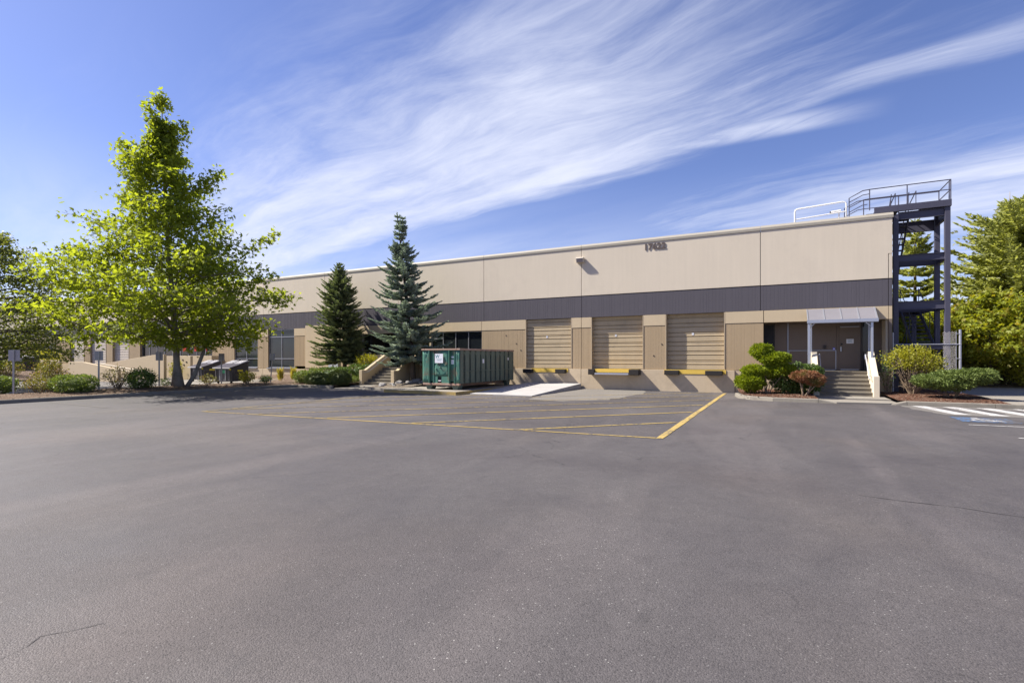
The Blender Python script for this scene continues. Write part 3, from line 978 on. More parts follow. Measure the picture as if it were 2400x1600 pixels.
dockface(-12.85, -10.55); bumper(-13.3, -12.72); bumper(-11.25, -10.65)
dockface(-9.0, -6.5); bumper(-9.2, -8.85, pr=.52, zt=FL + .0, zb=FL - .30); bumper(-6.95, -6.42, pr=.52, zt=FL, zb=FL - .30)
MB().box(-8.83, -6.97, D - .47, D - .08, FL - .165, FL - .005).build('dock_leveller_edge', M['yellow'], B)
MB().prism([(D - .56, FL - .29), (D - .56, FL - .20), (D - .08, FL - .17), (D - .08, FL - .29)], 'x', -8.83, -6.97).build('dock_leveller_lip', M['galv'], B)
dockface(-5.2, -2.2); bumper(-5.15, -4.43); bumper(-3.15, -2.35)
# conduit stubs and scars on the piers
for x, z in ((-5.33, 2.45), (-5.75, 1.85), (-0.95, 2.0), (-13.9, 2.6), (-13.6, 2.2), (-14.6, 3.1)):
    MB().tube([(x, D + .014, z), (x, D - .004, z)], .035, 8).build('wall_plug', M['darkbronze'], B)


# ---- windows
def window(x0, x1, z0, z1, rec, vx, hz, pane_m, frame_m=None, fw=.055):
    frame_m = frame_m or M['mullion']
    y = D + rec
    wnd = MB()
    wnd.box(x0, x1, y, y + .07, z0, z0 + fw); wnd.box(x0, x1, y, y + .07, z1 - fw, z1)
    wnd.box(x0, x0 + fw, y, y + .07, z0 + fw, z1 - fw); wnd.box(x1 - fw, x1, y, y + .07, z0 + fw, z1 - fw)
    wo_ = wnd.build('window', frame_m, B)
    xs = [x0 + fw] + [x0 + (x1 - x0) * f for f in vx] + [x1 - fw]
    zs = [z0 + fw] + [z0 + (z1 - z0) * f for f in hz] + [z1 - fw]
    for xx in xs[1:-1]:
        MB().box(xx - fw / 2, xx + fw / 2, y - .005, y + .07, z0 + fw, z1 - fw).build('mullion', frame_m, wo_)
    for i in range(len(xs) - 1):
        a = xs[i] + (fw / 2 if i else 0); b = xs[i + 1] - (fw / 2 if i < len(xs) - 2 else 0)
        for zt in zs[1:-1]:
            MB().box(a, b, y - .004, y + .07, zt - fw / 2, zt + fw / 2).build('transom', frame_m, wo_)
        for j in range(len(zs) - 1):
            c = zs[j] + (fw / 2 if j else 0); d = zs[j + 1] - (fw / 2 if j < len(zs) - 2 else 0)
            MB().box(a, b, y + .03, y + .042, c, d).build('pane', pane_m, wo_)
    # reveals
    for xa, xb in ((x0 - .004, x0), (x1, x1 + .004)):
        pass
    return wo_


for (x0, x1) in ((-36.10, -33.13), (-40.30, -37.38)):
    window(x0, x1, .98, BB - .01, .10, (.5,), (.235, .80), M['glassblue'])
    MB().box(x0 - .03, x1 + .03, D - .13, D + .22, .90, .975).build('window_sill', M['mullion'], B)
window(-54.40, -43.30, 1.2, LB - .01, .22, tuple((i + 1) / 9 for i in range(8)), (), M['glass'])
window(-76.55, -71.0, 1.2, LB - .01, .22, (.25, .5, .75), (), M['glass'])
for x in (-47.9, -46.2, -44.9):                      # red sale cards behind the glass front
    MB().box(x, x + .5, D + .235, D + .245, 2.35, 3.0).build('red_window_card', M['redsign'], B)
MB().box(-73.6, -73.2, D + .235, D + .245, 2.3, 2.8).build('red_window_card', M['redsign'], B)

# middle entrance: window strip, recessed glass front
window(-20.2, -16.33, 1.15, LB - .01, .12, (.235, .485, .735), (), M['glass'])
MB().box(-20.2 + .05, -19.3, D + .10, D + .118, 2.98, 3.03).build('transom', M['alu'], B)
MB().box(-20.32, -20.2, D + .02, D + 1.6, FL, LB).build('entrance_cheek', M['lintel'], B)
MB().box(-27.02, -20.2, D + .22, D + 1.7, FL - .14, FL).build('entrance_floor', M['stepconc'], B)
MB().box(-27.0, -20.2, D + .21, D + 1.7, LB, LB + .1).build('entrance_soffit', M['entrypanel'], B)
ef = MB(); y = D + 1.55
window(-26.98, -25.6, FL + .02, LB - .01, .35, (.4,), (.42,), M['glass'])
MB().box(-25.6, -25.5, D + .22, D + 1.6, FL, LB).build('entrance_cheek', M['darkbronze'], B)
window(-25.48, -20.34, FL + .02, LB - .01, 1.5, (.25, .5, .75), (), M['glass'], M['darkbronze'], .08)
MB().box(-26.9, -26.3, D + .375, D + .39, 1.9, 3.3).build('window_blind', M['blind'], B)

# right entrance recess
ry = D + 1.15
MB().box(-.53, 4.34, D + .22, D + 1.8, FL - .14, FL).build('entrance_floor', M['stepconc'], B)
MB().box(-.53, 4.34, D + .21, D + 1.8, LB, LB + .1).build('entrance_soffit', M['entrypanel'], B)
MB().box(-.68, -.53, D + .225, D + 1.9, FL, LB).build('entrance_cheek', M['darkbronze'], B)
MB().box(4.425, 4.545, D + .0, D + .225, FL - .09, LB).build('corner_post', M['entrypanel'], B)
front = MB().box(-.53, 4.34, ry + .06, ry + .12, FL, LB).build('entrance_front', M['entrypanel'], B)
for x0, x1, mm in ((-.53, -.09, 'blackink'), (-.04, .51, 'entrypanel'), (.57, 1.55, 'entrypanel'), (1.56, 2.58, 'entrypanel'), (3.62, 3.92, 'glass'), (3.97, 4.34, 'entrypanel')):
    MB().box(x0, x1, ry + .03, ry + .058, FL + .06, LB - .06).build('front_panel', M[mm], front)
for x in (-.085, .515, 3.925):
    MB().box(x, x + .05, ry - .005, ry + .058, FL, LB).build('mullion', M['mullion'] if x > .4 and x < 3 else M['darkbronze'], front)
MB().box(2.585, 2.665, ry - .01, ry + .058, FL, LB).build('door_frame', M['entrypanel'], front)
MB().box(3.535, 3.615, ry - .01, ry + .058, FL, LB).build('door_frame', M['darkbronze'], front)
MB().box(.57, 2.57, ry - .01, ry + .029, FL + .95, FL + .985).build('rail', M['mullion'], front)
MB().box(2.53, 2.57, ry - .01, ry + .029, FL + .06, FL + .95).build('rail', M['mullion'], front)
MB().box(.57, .605, ry - .01, ry + .029, FL + .06, FL + .95).build('rail', M['mullion'], front)
MB().box(.605, 2.53, ry - .01, ry + .029, FL + .02, FL + .06).build('rail', M['mullion'], front)
door = MB().box(2.67, 3.53, ry - .0, ry + .055, FL + .02, FL + 2.12).build('entrance_door', M['entrypanel'], B, bevel=.004)
MB().box(2.74, 3.46, ry - .008, ry - .0005, FL + .03, FL + .09).build('kick_rail', M['mullion'], door)
MB().box(2.67, 3.53, ry - .0, ry + .055, FL + 2.14, LB).build('front_panel', M['entrypanel'], front)
MB().box(2.72, 3.48, ry - .05, ry - .001, FL + 2.05, FL + 2.10).build('door_closer', M['mullion'], door)
MB().tube([(2.78, ry, FL + 1.26), (2.78, ry - .06, FL + 1.26)], .045, 10).build('lock', M['blackink'], door)
MB().tube([(2.75, ry - .05, FL + .92), (2.75, ry - .05, FL + 1.14)], .032, 8).build('door_handle', M['alu'], door)
sg = MB().box(2.97, 3.26, ry - .006, ry - .001, FL + 1.29, FL + 1.50).build('paper_notice', M['sticker'], door)
for k in range(3):
    MB().box(3.02, 3.21 - .04 * (k % 2), ry - .009, ry - .0065, FL + 1.35 + k * .045, FL + 1.364 + k * .045).build('printed_line', M['tealink'], door)
MB().box(2.43, 2.52, ry + .02, ry + .029, FL + .99, FL + 1.10).build('blue_sticker', M['bluesticker'], front)
MB().box(2.45, 2.50, ry + .014, ry + .0195, FL + 1.02, FL + 1.07).build('sticker_symbol', M['sticker'], front)
MB().box(2.05, 2.16, ry - .05, ry + .029, FL + 1.05, FL + 1.22).build('call_box', M['darkbronze'], front)

# ---- house number
hn = empty('house_number', (-5.7, D, 7.6), 'brown metal number 17622 under the roof edge above middle dock door', 'number')
for i, ch in enumerate('17622'):
    me = text_mesh(ch, .45, .010, M['brownnum'], 'digit', .016)
    o = bpy.data.objects.new('digit', me); link(o, hn)
    o.location = Vector((-6.16 + i * .232, D - .020, 7.62)) - hn.location
    o.rotation_euler = (R(90), 0, 0)
    MB().tube([(-6.16 + i * .232, D, 7.62), (-6.16 + i * .232, D - .012, 7.62)], .012, 6).build('stand_off', M['brownnum'], hn)

lt = empty('wall_light', (-9.8, D, 7.1), 'boxy cream wall light above the first dock door from the container', 'wall light')
MB().prism([(D - .002, 7.10), (D - .02, 7.38), (D - .24, 7.38), (D - .27, 7.33), (D - .20, 7.10)], 'x', -10.02, -9.58).build('housing', M['lampbody'], lt, bevel=.012)
MB().prism([(D - .275, 7.325), (D - .281, 7.32), (D - .214, 7.11), (D - .207, 7.11)], 'x', -9.97, -9.63).build('lens', M['lamplens'], lt)
lt2 = empty('wall_light', (-36.9, D, 7.1), 'small wall light on the facade half hidden by plane tree leaves', 'wall light')
MB().prism([(D - .002, 7.10), (D - .02, 7.38), (D - .24, 7.38), (D - .27, 7.33), (D - .20, 7.10)], 'x', -37.12, -36.68).build('housing', M['lampbody'], lt2, bevel=.012)
MB().prism([(D - .275, 7.325), (D - .281, 7.32), (D - .214, 7.11), (D - .207, 7.11)], 'x', -37.07, -36.73).build('lens', M['lamplens'], lt2)


# ================================================================== STEPS
def steps(name, label, x0, x1, yf, z0, n, tread, wl_pts, wr_pts, wlx, wrx, m_step, m_wing, land_y, hx=(None, None)):
    root = empty(name, ((x0 + x1) / 2, yf, 0), label, 'steps')
    rise = (FL - z0) / n
    for k in range(n):
        ya = yf + k * tread
        yb = land_y if k == n - 1 else yf + (k + 1) * tread + .02
        zt = z0 + (k + 1) * rise
        MB().prism([(ya + .012, zt - rise - .02 if k else -.05), (ya + .012, zt - .045), (ya - .012, zt - .035), (ya - .012, zt), (yb, zt), (yb, zt - rise - .02 if k else -.05)],
                   'x', x0, x1).build('step', m_step, root)
    for (xa, xb), pts in ((wlx, wl_pts), (wrx, wr_pts)):
        MB().prism(pts, 'x', xa, xb).build('wing_wall', m_wing, root, bevel=.015)
    return root


wp = [(25.75, -.05), (25.75, .97), (26.02, .97), (27.15, 2.0), (27.60, 2.0), (27.60, -.05)]
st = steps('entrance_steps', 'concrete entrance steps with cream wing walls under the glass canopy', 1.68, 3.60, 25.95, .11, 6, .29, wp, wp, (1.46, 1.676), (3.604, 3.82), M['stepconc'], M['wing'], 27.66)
for x in (1.78, 3.51):
    MB().tube([(x, 27.35, FL + .55), (x, 27.42, FL + .74), (x, 27.25, FL + .78), (x, 26.12, .85), (x, 25.95, .82)], .024, 8).build('handrail', M['alu'], st)
    dxx = -.1 if x < 2 else .09
    for yy, zz_ in ((27.2, FL + .76), (26.2, .99)):
        MB().tube([(x, yy, zz_), (x + dxx, yy, zz_ - .04)], .012, 6).build('rail_bracket', M['alu'], st)

wq = [(23.55, -.05), (23.55, 1.0), (23.95, 1.0), (25.75, 1.95), (26.15, 1.95), (26.15, -.05)]
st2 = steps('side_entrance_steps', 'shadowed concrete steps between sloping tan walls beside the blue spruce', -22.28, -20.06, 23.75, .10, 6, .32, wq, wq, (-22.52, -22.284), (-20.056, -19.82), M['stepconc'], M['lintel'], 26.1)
MB().tube([(-22.16, 23.6, .86), (-22.16, 23.95, .88), (-22.16, 25.75, 1.83), (-22.16, 26.0, 1.83)], .022, 8).build('handrail', M['mullion'], st2)
MB().tube([(-22.40, 23.9, 1.06), (-22.40, 25.75, 2.03)], .02, 8).build('handrail', M['mullion'], st2)
# landing with parapets in front of the middle entrance
pl = empty('landing_platform', (-20, 26.5, 0), 'tan landing platform with parapet behind the blue spruce trunk', 'platform')
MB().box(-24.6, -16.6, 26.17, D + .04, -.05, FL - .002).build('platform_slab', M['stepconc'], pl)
MB().box(-19.815, -16.6, 25.93, 26.165, -.05, 1.95).build('parapet', M['lintel'], pl, bevel=.012)
MB().box(-24.6, -22.525, 25.93, 26.165, -.05, 1.95).build('parapet', M['lintel'], pl, bevel=.012)

# ================================================================== CANOPY
cn = empty('entrance_canopy', (2.6, 26.6, 1.2), 'silver framed canopy of frosted sheets over the entrance steps', 'canopy')
cx0, cx1, cyf, cyb, czf, czb = 1.30, 3.90, 26.86, D - .02, 3.42, 3.97
for i in range(4):
    a = cx0 + (cx1 - cx0) * i / 4 + .025; b = cx0 + (cx1 - cx0) * (i + 1) / 4 - .025
    MB().prism([(cyf, czf), (cyf, czf + .012), (cyb, czb + .012), (cyb, czb)], 'x', a, b).build('canopy_sheet', M['canopyglass'], cn)
for i in range(5):
    a = cx0 + (cx1 - cx0) * i / 4
    MB().prism([(cyf - .01, czf - .03), (cyf - .01, czf + .03), (cyb, czb + .03), (cyb, czb - .03)], 'x', a - .024, a + .024).build('rafter', M['alu'], cn)
MB().box(cx0 - .03, cx1 + .03, cyf - .075, cyf - .012, czf - .12, czf + .015).build('gutter', M['alu'], cn)
MB().box(cx0 - .03, cx1 + .03, cyf - .01, cyf + .06, czf - .14, czf - .035).build('front_beam', M['mullion'], cn)
for x in (1.34, 3.71):
    MB().box(x - .045, x + .045, cyf - .0, cyf + .085, .2 if x < 2 else 1.72, czf - .141).build('post', M['alu'], cn, bevel=.006)
    xb = x + (.11 if x < 2 else -.03)
    MB().box(xb - .04, xb + .04, D - .27, D - .19, (1.98 if x > 2 else .2), czf + .38).build('post', M['alu'], cn, bevel=.006)
    MB().add([(x - .004, cyf + .09, 2.02), (xb - .004, D - .275, 2.05), (xb - .004, D - .275, czf + .2), (x - .004, cyf + .09, czf - .16)], [(0, 1, 2, 3)]).add(
        [(x + .004, cyf + .09, 2.02), (xb + .004, D - .275, 2.05), (xb + .004, D - .275, czf + .2), (x + .004, cyf + .09, czf - .16)], [(3, 2, 1, 0)]).build('side_glass', M['sideglass'], cn, fix=False)
    MB().tube([(x, cyf + .04, czf - .35), (x + (.22 if x < 2 else -.22), cyf + .03, czf - .15)], .02, 6).build('brace', M['alu'], cn)
for z in (1.9, 3.0):
    MB().box(1.275, 1.31, cyf + .0, cyf + .06, z, z + .04).build('clamp', M['galv'], cn)

# ================================================================== STAIR TOWER
T = empty('steel_stair_tower', (5.6, 29, 0), 'dark steel stair tower with railed platform beside the building corner', 'stair tower')
tx0, tx1, ty0, ty1 = 4.76, 6.56, 28.2, 29.77
tyb = 34.2


def ibeam(name, p, q, hgt, wdt=.12, m=None):
    """I section between p and q (horizontal), web upright"""
    m = m or M['steel']
    p = Vector(p); q = Vector(q); d = (q - p).normalized(); s_ = Vector((-d.y, d.x, 0))
    mb = MB()
    for (w_, z0, z1) in ((wdt, 0, .02), (.016, .02, hgt - .02), (wdt, hgt - .02, hgt)):
        vv = []
        for e in (p, q):
            for a, z in ((-w_ / 2, z0), (w_ / 2, z0), (w_ / 2, z1), (-w_ / 2, z1)):
                vv.append((e + s_ * a + Vector((0, 0, z))).to_tuple())
        mb.add(vv, [(0, 1, 2, 3), (7, 6, 5, 4), (0, 4, 5, 1), (1, 5, 6, 2), (2, 6, 7, 3), (3, 7, 4, 0)])
    return mb.build(name, m, T)


for (x, yy) in ((tx0, ty0), (tx1, ty0), (tx1, ty1), (tx0, ty1), (tx0, tyb), (tx1, tyb)):
    top = 8.2 if yy < 31 else 4.5
    if (x, yy) == (tx0, ty0): top = 8.06
    MB().box(x - .095, x + .095, yy - .095, yy + .095, 0, top).build('column', M['steel'], T, bevel=.008)
    MB().box(x - .17, x + .17, yy - .17, yy + .17, .0, .22).build('column_base', M['concrete'], T)
for z, h in ((5.98, .30), (3.86, .36), (2.12, .22)):
    ibeam('beam', (tx0 + .1, ty0, z), (tx1 - .1, ty0, z), h)
    ibeam('beam', (tx0 + .1, ty1, z), (tx1 - .1, ty1, z), h)
    ibeam('beam', (tx1, ty0 + .1, z), (tx1, ty1 - .1, z), h)
    ibeam('beam', (tx0, ty0 + .1, z), (tx0, ty1 - .1, z), h)
ibeam('beam', (tx0 + .1, ty1, 7.55), (tx1 - .1, ty1, 7.55), .5)
ibeam('beam', (tx1, ty0 + .1, 7.75), (tx1, ty1 - .1, 7.75), .42)
ibeam('beam', (tx0 + .1, ty0, 7.86), (tx1 - .1, ty0, 7.86), .32)
ibeam('beam', (tx0 + .1, tyb, 3.95), (tx1 - .1, tyb, 3.95), .3)
ibeam('beam', (tx1, ty1 + .1, 3.95), (tx1, tyb - .1, 3.95), .25)
# top platform: runs left across the parapet, then steps down to the roof
px0 = 3.95
for yy in (ty0 - .12, ty1 + .1):
    MB().prism([(px0 - .62, 8.02), (px0, 8.24), (px0, 8.5), (tx1 + .12, 8.5), (tx1 + .12, 8.22), (px0 + .1, 8.22)], 'y', yy - .03, yy + .03).build('platform_channel', M['steel'], T)
MB().box(tx1 + .06, tx1 + .12, ty0 - .085, ty1 + .065, 8.22, 8.5).build('platform_channel', M['steel'], T)
for k in range(14):                             # grating planks
    x = px0 + .02 + k * (tx1 + .04 - px0) / 14
    if tx0 + .0 < x < tx0 + .75:
        MB().box(x, x + .18, ty0 - .088, ty0 + .35, 8.30, 8.335).build('grating_plank', M['steel'], T)
    else:
        MB().box(x, x + .18, ty0 - .088, ty1 + .068, 8.30, 8.335).build('grating_plank', M['steel'], T)
for k in range(3):                              # steps down to the roof
    MB().box(px0 - .28 - k * .26, px0 - .04 - k * .26, ty0, ty1 + .06, 8.22 - k * .17, 8.26 - k * .17).build('tread', M['steel'], T)
rl = .022
for yy, full in ((ty0 - .12, True), (ty1 + .1, False)):
    MB().tube([(3.0, yy, 7.72), (3.0, yy, 9.05), (3.52, yy, 9.32), (3.78, yy, 9.34), (tx1 + .09, yy, 9.34)], rl, 8).build('top_rail', M['steel'], T)
    MB().tube([(3.0, yy, 8.62), (3.55, yy, 8.9), (3.78, yy, 8.92), (tx1 + .09, yy, 8.92)], rl * .85, 8).build('mid_rail', M['steel'], T)
    if full:
        MB().tube([(3.0, yy, 8.86), (3.52, yy, 9.12), (3.76, yy, 9.14)], rl * .8, 8).build('mid_rail', M['steel'], T)
        MB().tube([(3.0, yy, 8.40), (3.5, yy, 8.66), (3.7, yy, 8.68)], rl * .8, 8).build('mid_rail', M['steel'], T)
    for x in (3.78, 5.15, tx1 + .09):
        MB().tube([(x, yy, 8.4), (x, yy, 9.34)], rl, 8).build('rail_post', M['steel'], T)
for z in (8.92, 9.34):
    MB().tube([(tx1 + .09, ty0 - .12, z), (tx1 + .09, ty1 + .1, z)], rl, 8).build('end_rail', M['steel'], T)
MB().tube([(tx1 + .09, ty0 + .1, 8.5), (tx1 + .09, ty0 + .1, 9.34)], rl, 8).build('rail_post', M['steel'], T)
# rails round the stair opening
for x in (tx0 + .05, tx0 + .8):
    MB().tube([(x, ty0 + .4, 8.4), (x, ty0 + .4, 9.15), (x, ty1 + .1, 8.9)], rl, 8).build('stair_rail', M['steel'], T)


def flight(xa, xb, p, q, n):
    """stair flight between (y,z) points p (upper) and q (lower)"""
    for x in (xa, xb):
        MB().prism([(p[0], p[1] - .28), (p[0], p[1]), (q[0], q[1]), (q[0], q[1] - .28)], 'x', x - .02, x + .02).build('stringer', M['steel'], T)
        MB().tube([(x, p[0], p[1] + .9), (x, q[0], q[1] + .9)], .02, 6).build('stair_rail', M['steel'], T)
        for k in range(4):
            t = (k + .1) / 3.2
            yy = p[0] + (q[0] - p[0]) * t; z = p[1] + (q[1] - p[1]) * t
            MB().tube([(x, yy, z - .1), (x, yy, z + .9)], .018, 6).build('rail_post', M['steel'], T)
    for k in range(n):
        t = (k + .7) / n
        yy = p[0] + (q[0] - p[0]) * t; z = p[1] + (q[1] - p[1]) * t - .12
        MB().box(xa + .02, xb - .02, yy - .13, yy + .13, z - .03, z + .01).build('tread', M['steel'], T)


flight(4.66, 5.30, (28.55, 8.22), (32.6, 4.3), 17)
flight(5.60, 6.35, (32.2, 4.3), (28.9, 2.15), 11)
flight(4.75, 5.35, (29.2, 2.2), (31.9, .25), 10)
MB().box(tx0, tx1, 32.4, tyb, 4.22, 4.26).build('landing', M['steel'], T)
MB().box(tx0, tx1, ty0 + .06, 29.1, 2.335, 2.37).build('landing', M['steel'], T)

# white guard rail and pipe on the roof
wr = empty('roof_guard_rail', (2, 28.6, 7.65), 'white tubular guard rail on the roof edge beside the steel platform', 'guard rail')
MB().tube([(.83, 28.6, 7.66), (.83, 28.6, 8.82), (.86, 28.6, 8.92), (.95, 28.6, 8.96), (2.80, 28.6, 9.06), (2.90, 28.6, 9.03), (2.95, 28.6, 8.94), (2.95, 28.6, 7.66)], .033, 8).build('rail_frame', M['whitepipe'], wr, smooth=True)
MB().tube([(.83, 28.6, 8.46), (2.95, 28.6, 8.60)], .028, 8).build('mid_rail', M['whitepipe'], wr)
sc = empty('roof_camera', (2.6, 28.9, 7.65), 'small white camera on a bracket behind the white roof rail', 'camera')
MB().tube([(2.68, 28.9, 7.66), (2.68, 28.9, 8.62)], .03, 8).build('bracket', M['whitepipe'], sc)
MB().tube([(2.75, 28.9, 8.72), (2.35, 28.85, 8.68)], .06, 10).build('camera_body', M['whitepipe'], sc)
MB().tube([(2.35, 28.85, 8.68), (2.31, 28.845, 8.675)], .05, 10).build('lens', M['blackink'], sc)

# chain-link fence by the tower
fe = empty('chain_link_fence', (6, 27.95, 0), 'chain-link fence panel with silver post beside the steel tower', 'fence')
fy = 27.95
MB().tube([(6.93, fy, .1), (6.93, fy, 2.92)], .045, 10).build('post', M['galv'], fe)
MB().tube([(4.62, fy, .1), (4.62, fy, 2.85)], .03, 10).build('post', M['galv'], fe)
MB().tube([(4.65, fy, 2.32), (6.89, fy, 2.30)], .02, 8).build('rail', M['galv'], fe)
MB().tube([(6.80, fy, .2), (6.80, fy, 2.86)], .012, 6).build('tension_bar', M['galv'], fe)
for z in (.5, 1.1, 1.7, 2.3, 2.75):
    MB().tube([(6.79, fy - .02, z), (6.96, fy - .05, z)], .012, 6).build('tension_band', M['galv'], fe)
wm = MB()
zlo, zhi, xlo, xhi = .15, 2.86, 6.36, 6.80
sp = .085
for sgn in (1, -1):
    k = -60
    while k < 80:
        c0 = k * sp; k += 1
        # line z = c0 + sgn*(x-xlo)*1.05
        pts = []
        for x in np.linspace(xlo, xhi, 9):
            z = zlo + c0 + sgn * (x - xlo) * 1.0
            if zlo <= z <= zhi: pts.append((x, fy + sgn * .004, z))
        if len(pts) > 1:
            wm.tube([pts[0], pts[-1]], (.0036 if sgn > 0 else .0018), 4, cap=False)
wm.build('wire_mesh', M['signback'], fe)['kind'] = 'stuff'

# ================================================================== ROLL-OFF CONTAINER, SLAB, RAMP
sb = empty('container_slab', (-15.3, 23, 0)); tag(sb, kind='structure')
MB().box(-17.5, -13.2, 20.05, 27.55, -.05, .152).build('slab', M['concrete'], sb, bevel=.012)
MB().box(-17.5, -13.2, 20.02, 20.045, -.04, .15).build('yellow_edge', M['slabyellow'], sb)
MB().box(-13.195, -13.17, 20.05, 27.5, -.04, .15).build('yellow_edge', M['slabyellow'], sb)
rp = MB().prism([(20.95, .015), (20.95, .03), (27.58, .30), (27.58, -.02), (20.95, -.02)], 'x', -13.0, -9.75).build('white_ramp', M['whiteramp'])
tag(rp, 'bright white concrete ramp beside the green container', 'ramp')

RO = empty('roll_off_container', (-14.85, 24, .15), 'dented dark green roll-off container with rusty rim on the yellow slab', 'container')
rx0, rx1, ry0, ry1, rz0, rz1 = -15.98, -13.72, 21.15, 26.95, .46, 2.16
wt = .05
MB().box(rx0 + .08, rx1 - .08, ry0 + .14, ry1, rz0, rz0 + .10).build('floor_plate', M['green_shaded'], RO)
MB().box(rx0 + .20, rx0 + .25, ry0 + .2, ry1, rz0 + .1, rz1 - .06).build('side_wall', M['green_shaded'], RO)
MB().box(rx1 - .25, rx1 - .20, ry0 + .2, ry1, rz0 + .1, rz1 - .06).build('side_wall', M['green_shaded'], RO)
MB().box(rx0 + .16, rx1 - .16, ry1 - .08, ry1, rz0 + .1, rz1 - .06).build('rear_gate', M['green_shaded'], RO)
MB().box(rx0 + .10, rx1 - .10, ry0 + .14, ry0 + .2, rz0 + .02, rz1 - .06).build('front_wall', M['green'], RO)
# rim
for nm, a in (('rim', (rx0 - .03, rx0 + .17, ry0 - .02, ry1 + .02)), ('rim', (rx1 - .17, rx1 + .03, ry0 - .02, ry1 + .02))):
    MB().box(*a, rz1 - .055, rz1 + .035).build(nm, M['rustrim'], RO, bevel=.012)
MB().box(rx0 + .175, rx1 - .175, ry0 - .02, ry0 + .17, rz1 - .055, rz1 + .03).build('rim', M['rustrim'], RO, bevel=.012)
MB().box(rx0 + .175, rx1 - .175, ry1 - .12, ry1 + .02, rz1 - .055, rz1 + .03).build('rim', M['rustrim'], RO, bevel=.012)


def dented(x0, x1, z0, z1, y, n=9, amp=.025, seed=1, m=None, name='front_panel', taper=0.0):
    r2 = np.random.default_rng(seed)
    zs = np.linspace(z0, z1, n); xs = np.linspace(x0, x1, 7)
    mb = MB()
    for j, z in enumerate(zs):
        for i, x in enumerate(xs):
            e = (i in (0, 6)) or (j in (0, n - 1))
            t = (z - z0) / (z1 - z0)
            xx = (x0 + x1) / 2 + (x - (x0 + x1) / 2) * (1 - taper * (1 - t))
            mb.v.append((xx, y + (0 if e else r2.uniform(-amp, amp)), z))
    for j in range(n - 1):
        for i in range(6):
            a = j * 7 + i
            mb.f.append((a, a + 1, a + 8, a + 7))
    o = mb.build(name, m or M['green'], RO, smooth=True, fix=False)
    sd = o.modifiers.new('thick', 'SOLIDIFY'); sd.thickness = .03; sd.offset = -1
    return o


# front face: two side plates, broad hook plate in the middle, upright ribs between
dented(rx0 + .02, rx0 + .42, rz0 + .04, rz1 - .06, ry0 + .03, seed=3)
dented(rx1 - .30, rx1 - .02, rz0 + .04, rz1 - .06, ry0 + .03, seed=5)
dented(rx0 + .70, rx1 - .66, rz0 + .36, rz1 - .06, ry0 + .045, n=11, amp=.03, seed=8, taper=-.05)
for x in (rx0 + .42, rx1 - .64):
    MB().box(x, x + .035, ry0 - .02, ry0 + .14, rz0 + .02, rz1 - .06).build('front_rib', M['green'], RO)
MB().box(rx1 - .33, rx1 - .30, ry0 + .0, ry0 + .14, rz0 + .02, rz1 - .06).build('front_rib', M['green'], RO)
MB().box(rx0 + .66, rx0 + .70, ry0 + .02, ry0 + .14, rz0 + .02, rz1 - .06).build('front_rib', M['green'], RO)
# hook pocket below the plate
MB().box(rx0 + .70, rx0 + .92, ry0 + .05, ry0 + .14, rz0 - .02, rz0 + .36).build('pocket_cheek', M['green'], RO)
MB().box(rx0 + 1.16, rx1 - .66, ry0 + .05, ry0 + .14, rz0 - .02, rz0 + .36).build('pocket_cheek', M['green'], RO)
MB().box(rx0 + .94, rx0 + 1.14, ry0 + .10, ry0 + .135, rz0 + .0, rz0 + .34).build('hook_pocket', M['blackink'], RO)
MB().tube([(rx0 + .96, ry0 + .07, rz0 + .13), (rx0 + 1.12, ry0 + .07, rz0 + .13)], .025, 8).build('hook_bar', M['galv'], RO)
MB().box(rx0 + .03, rx1 - .03, ry0 + .03, ry0 + .2, rz0 - .09, rz0 + .02).build('front_sill', M['rustrim'], RO, bevel=.01)
# corner posts and side ribs
for x in (rx0, rx1 - .10):
    MB().box(x, x + .10, ry0 + .08, ry0 + .36, rz0 + .0, rz1 - .06).build('corner_post', M['green_shaded'], RO, bevel=.01)
    MB().box(x, x + .10, ry1 - .12, ry1 + .0, rz0 + .0, rz1 - .06).build('corner_post', M['green_shaded'], RO, bevel=.01)
ribme = MB().prism([(0, 0), (.20, .012), (.20, .375), (0, .387)], 'z', 0, rz1 - .06 - rz0 - .02).mesh('side_rib')
bm = bmesh.new(); bm.from_mesh(ribme); bmesh.ops.recalc_face_normals(bm, faces=bm.faces); bm.to_mesh(ribme); bm.free()
ribme.materials.append(M['green_shaded'])
for k in range(10):
    yy = ry0 + .52 + k * .525
    inst('side_rib', ribme, RO, (rx1 - .20, yy, rz0 + .02))
    inst('side_rib', ribme, RO, (rx0 + .20, yy + .387, rz0 + .02), (0, 0, math.pi))
for z in (rz0 + .62,):
    MB().tube([(rx1 + .012, ry0 + .4, z), (rx1 + .012, ry1 - .1, z)], .018, 6).build('side_strip', M['green_shaded'], RO)
for yy in (ry0 + .44, ry0 + 4.9):
    for z in np.linspace(rz0 + .2, rz1 - .3, 5):
        MB().tube([(rx1 - .08, yy, z), (rx1 - .08, yy + .09, z)], .015, 6).build('ladder_rung', M['rustrim'], RO)
# skids and feet
for x in (rx0 + .25, rx1 - .43):
    MB().prism([(x - .03, .155), (x + .21, .155), (x + .30, rz0 - .085), (x - .12, rz0 - .085)], 'y', ry0 + .12, ry0 + .52).build('foot', M['green_shaded'], RO, bevel=.01)
for x in (rx0 + .5, rx1 - .66):
    MB().box(x, x + .16, ry0 + .6, ry1 - .2, rz0 - .16, rz0 - .002).build('skid_rail', M['rustrim'], RO)
for x in (rx0 + .2, rx1 - .4):
    MB().prism([(ry1 - .55, rz0 - .002), (ry1 - .05, rz0 - .002), (ry1 - .18, .155), (ry1 - .42, .155)], 'x', x, x + .2).build('foot', M['green_shaded'], RO)
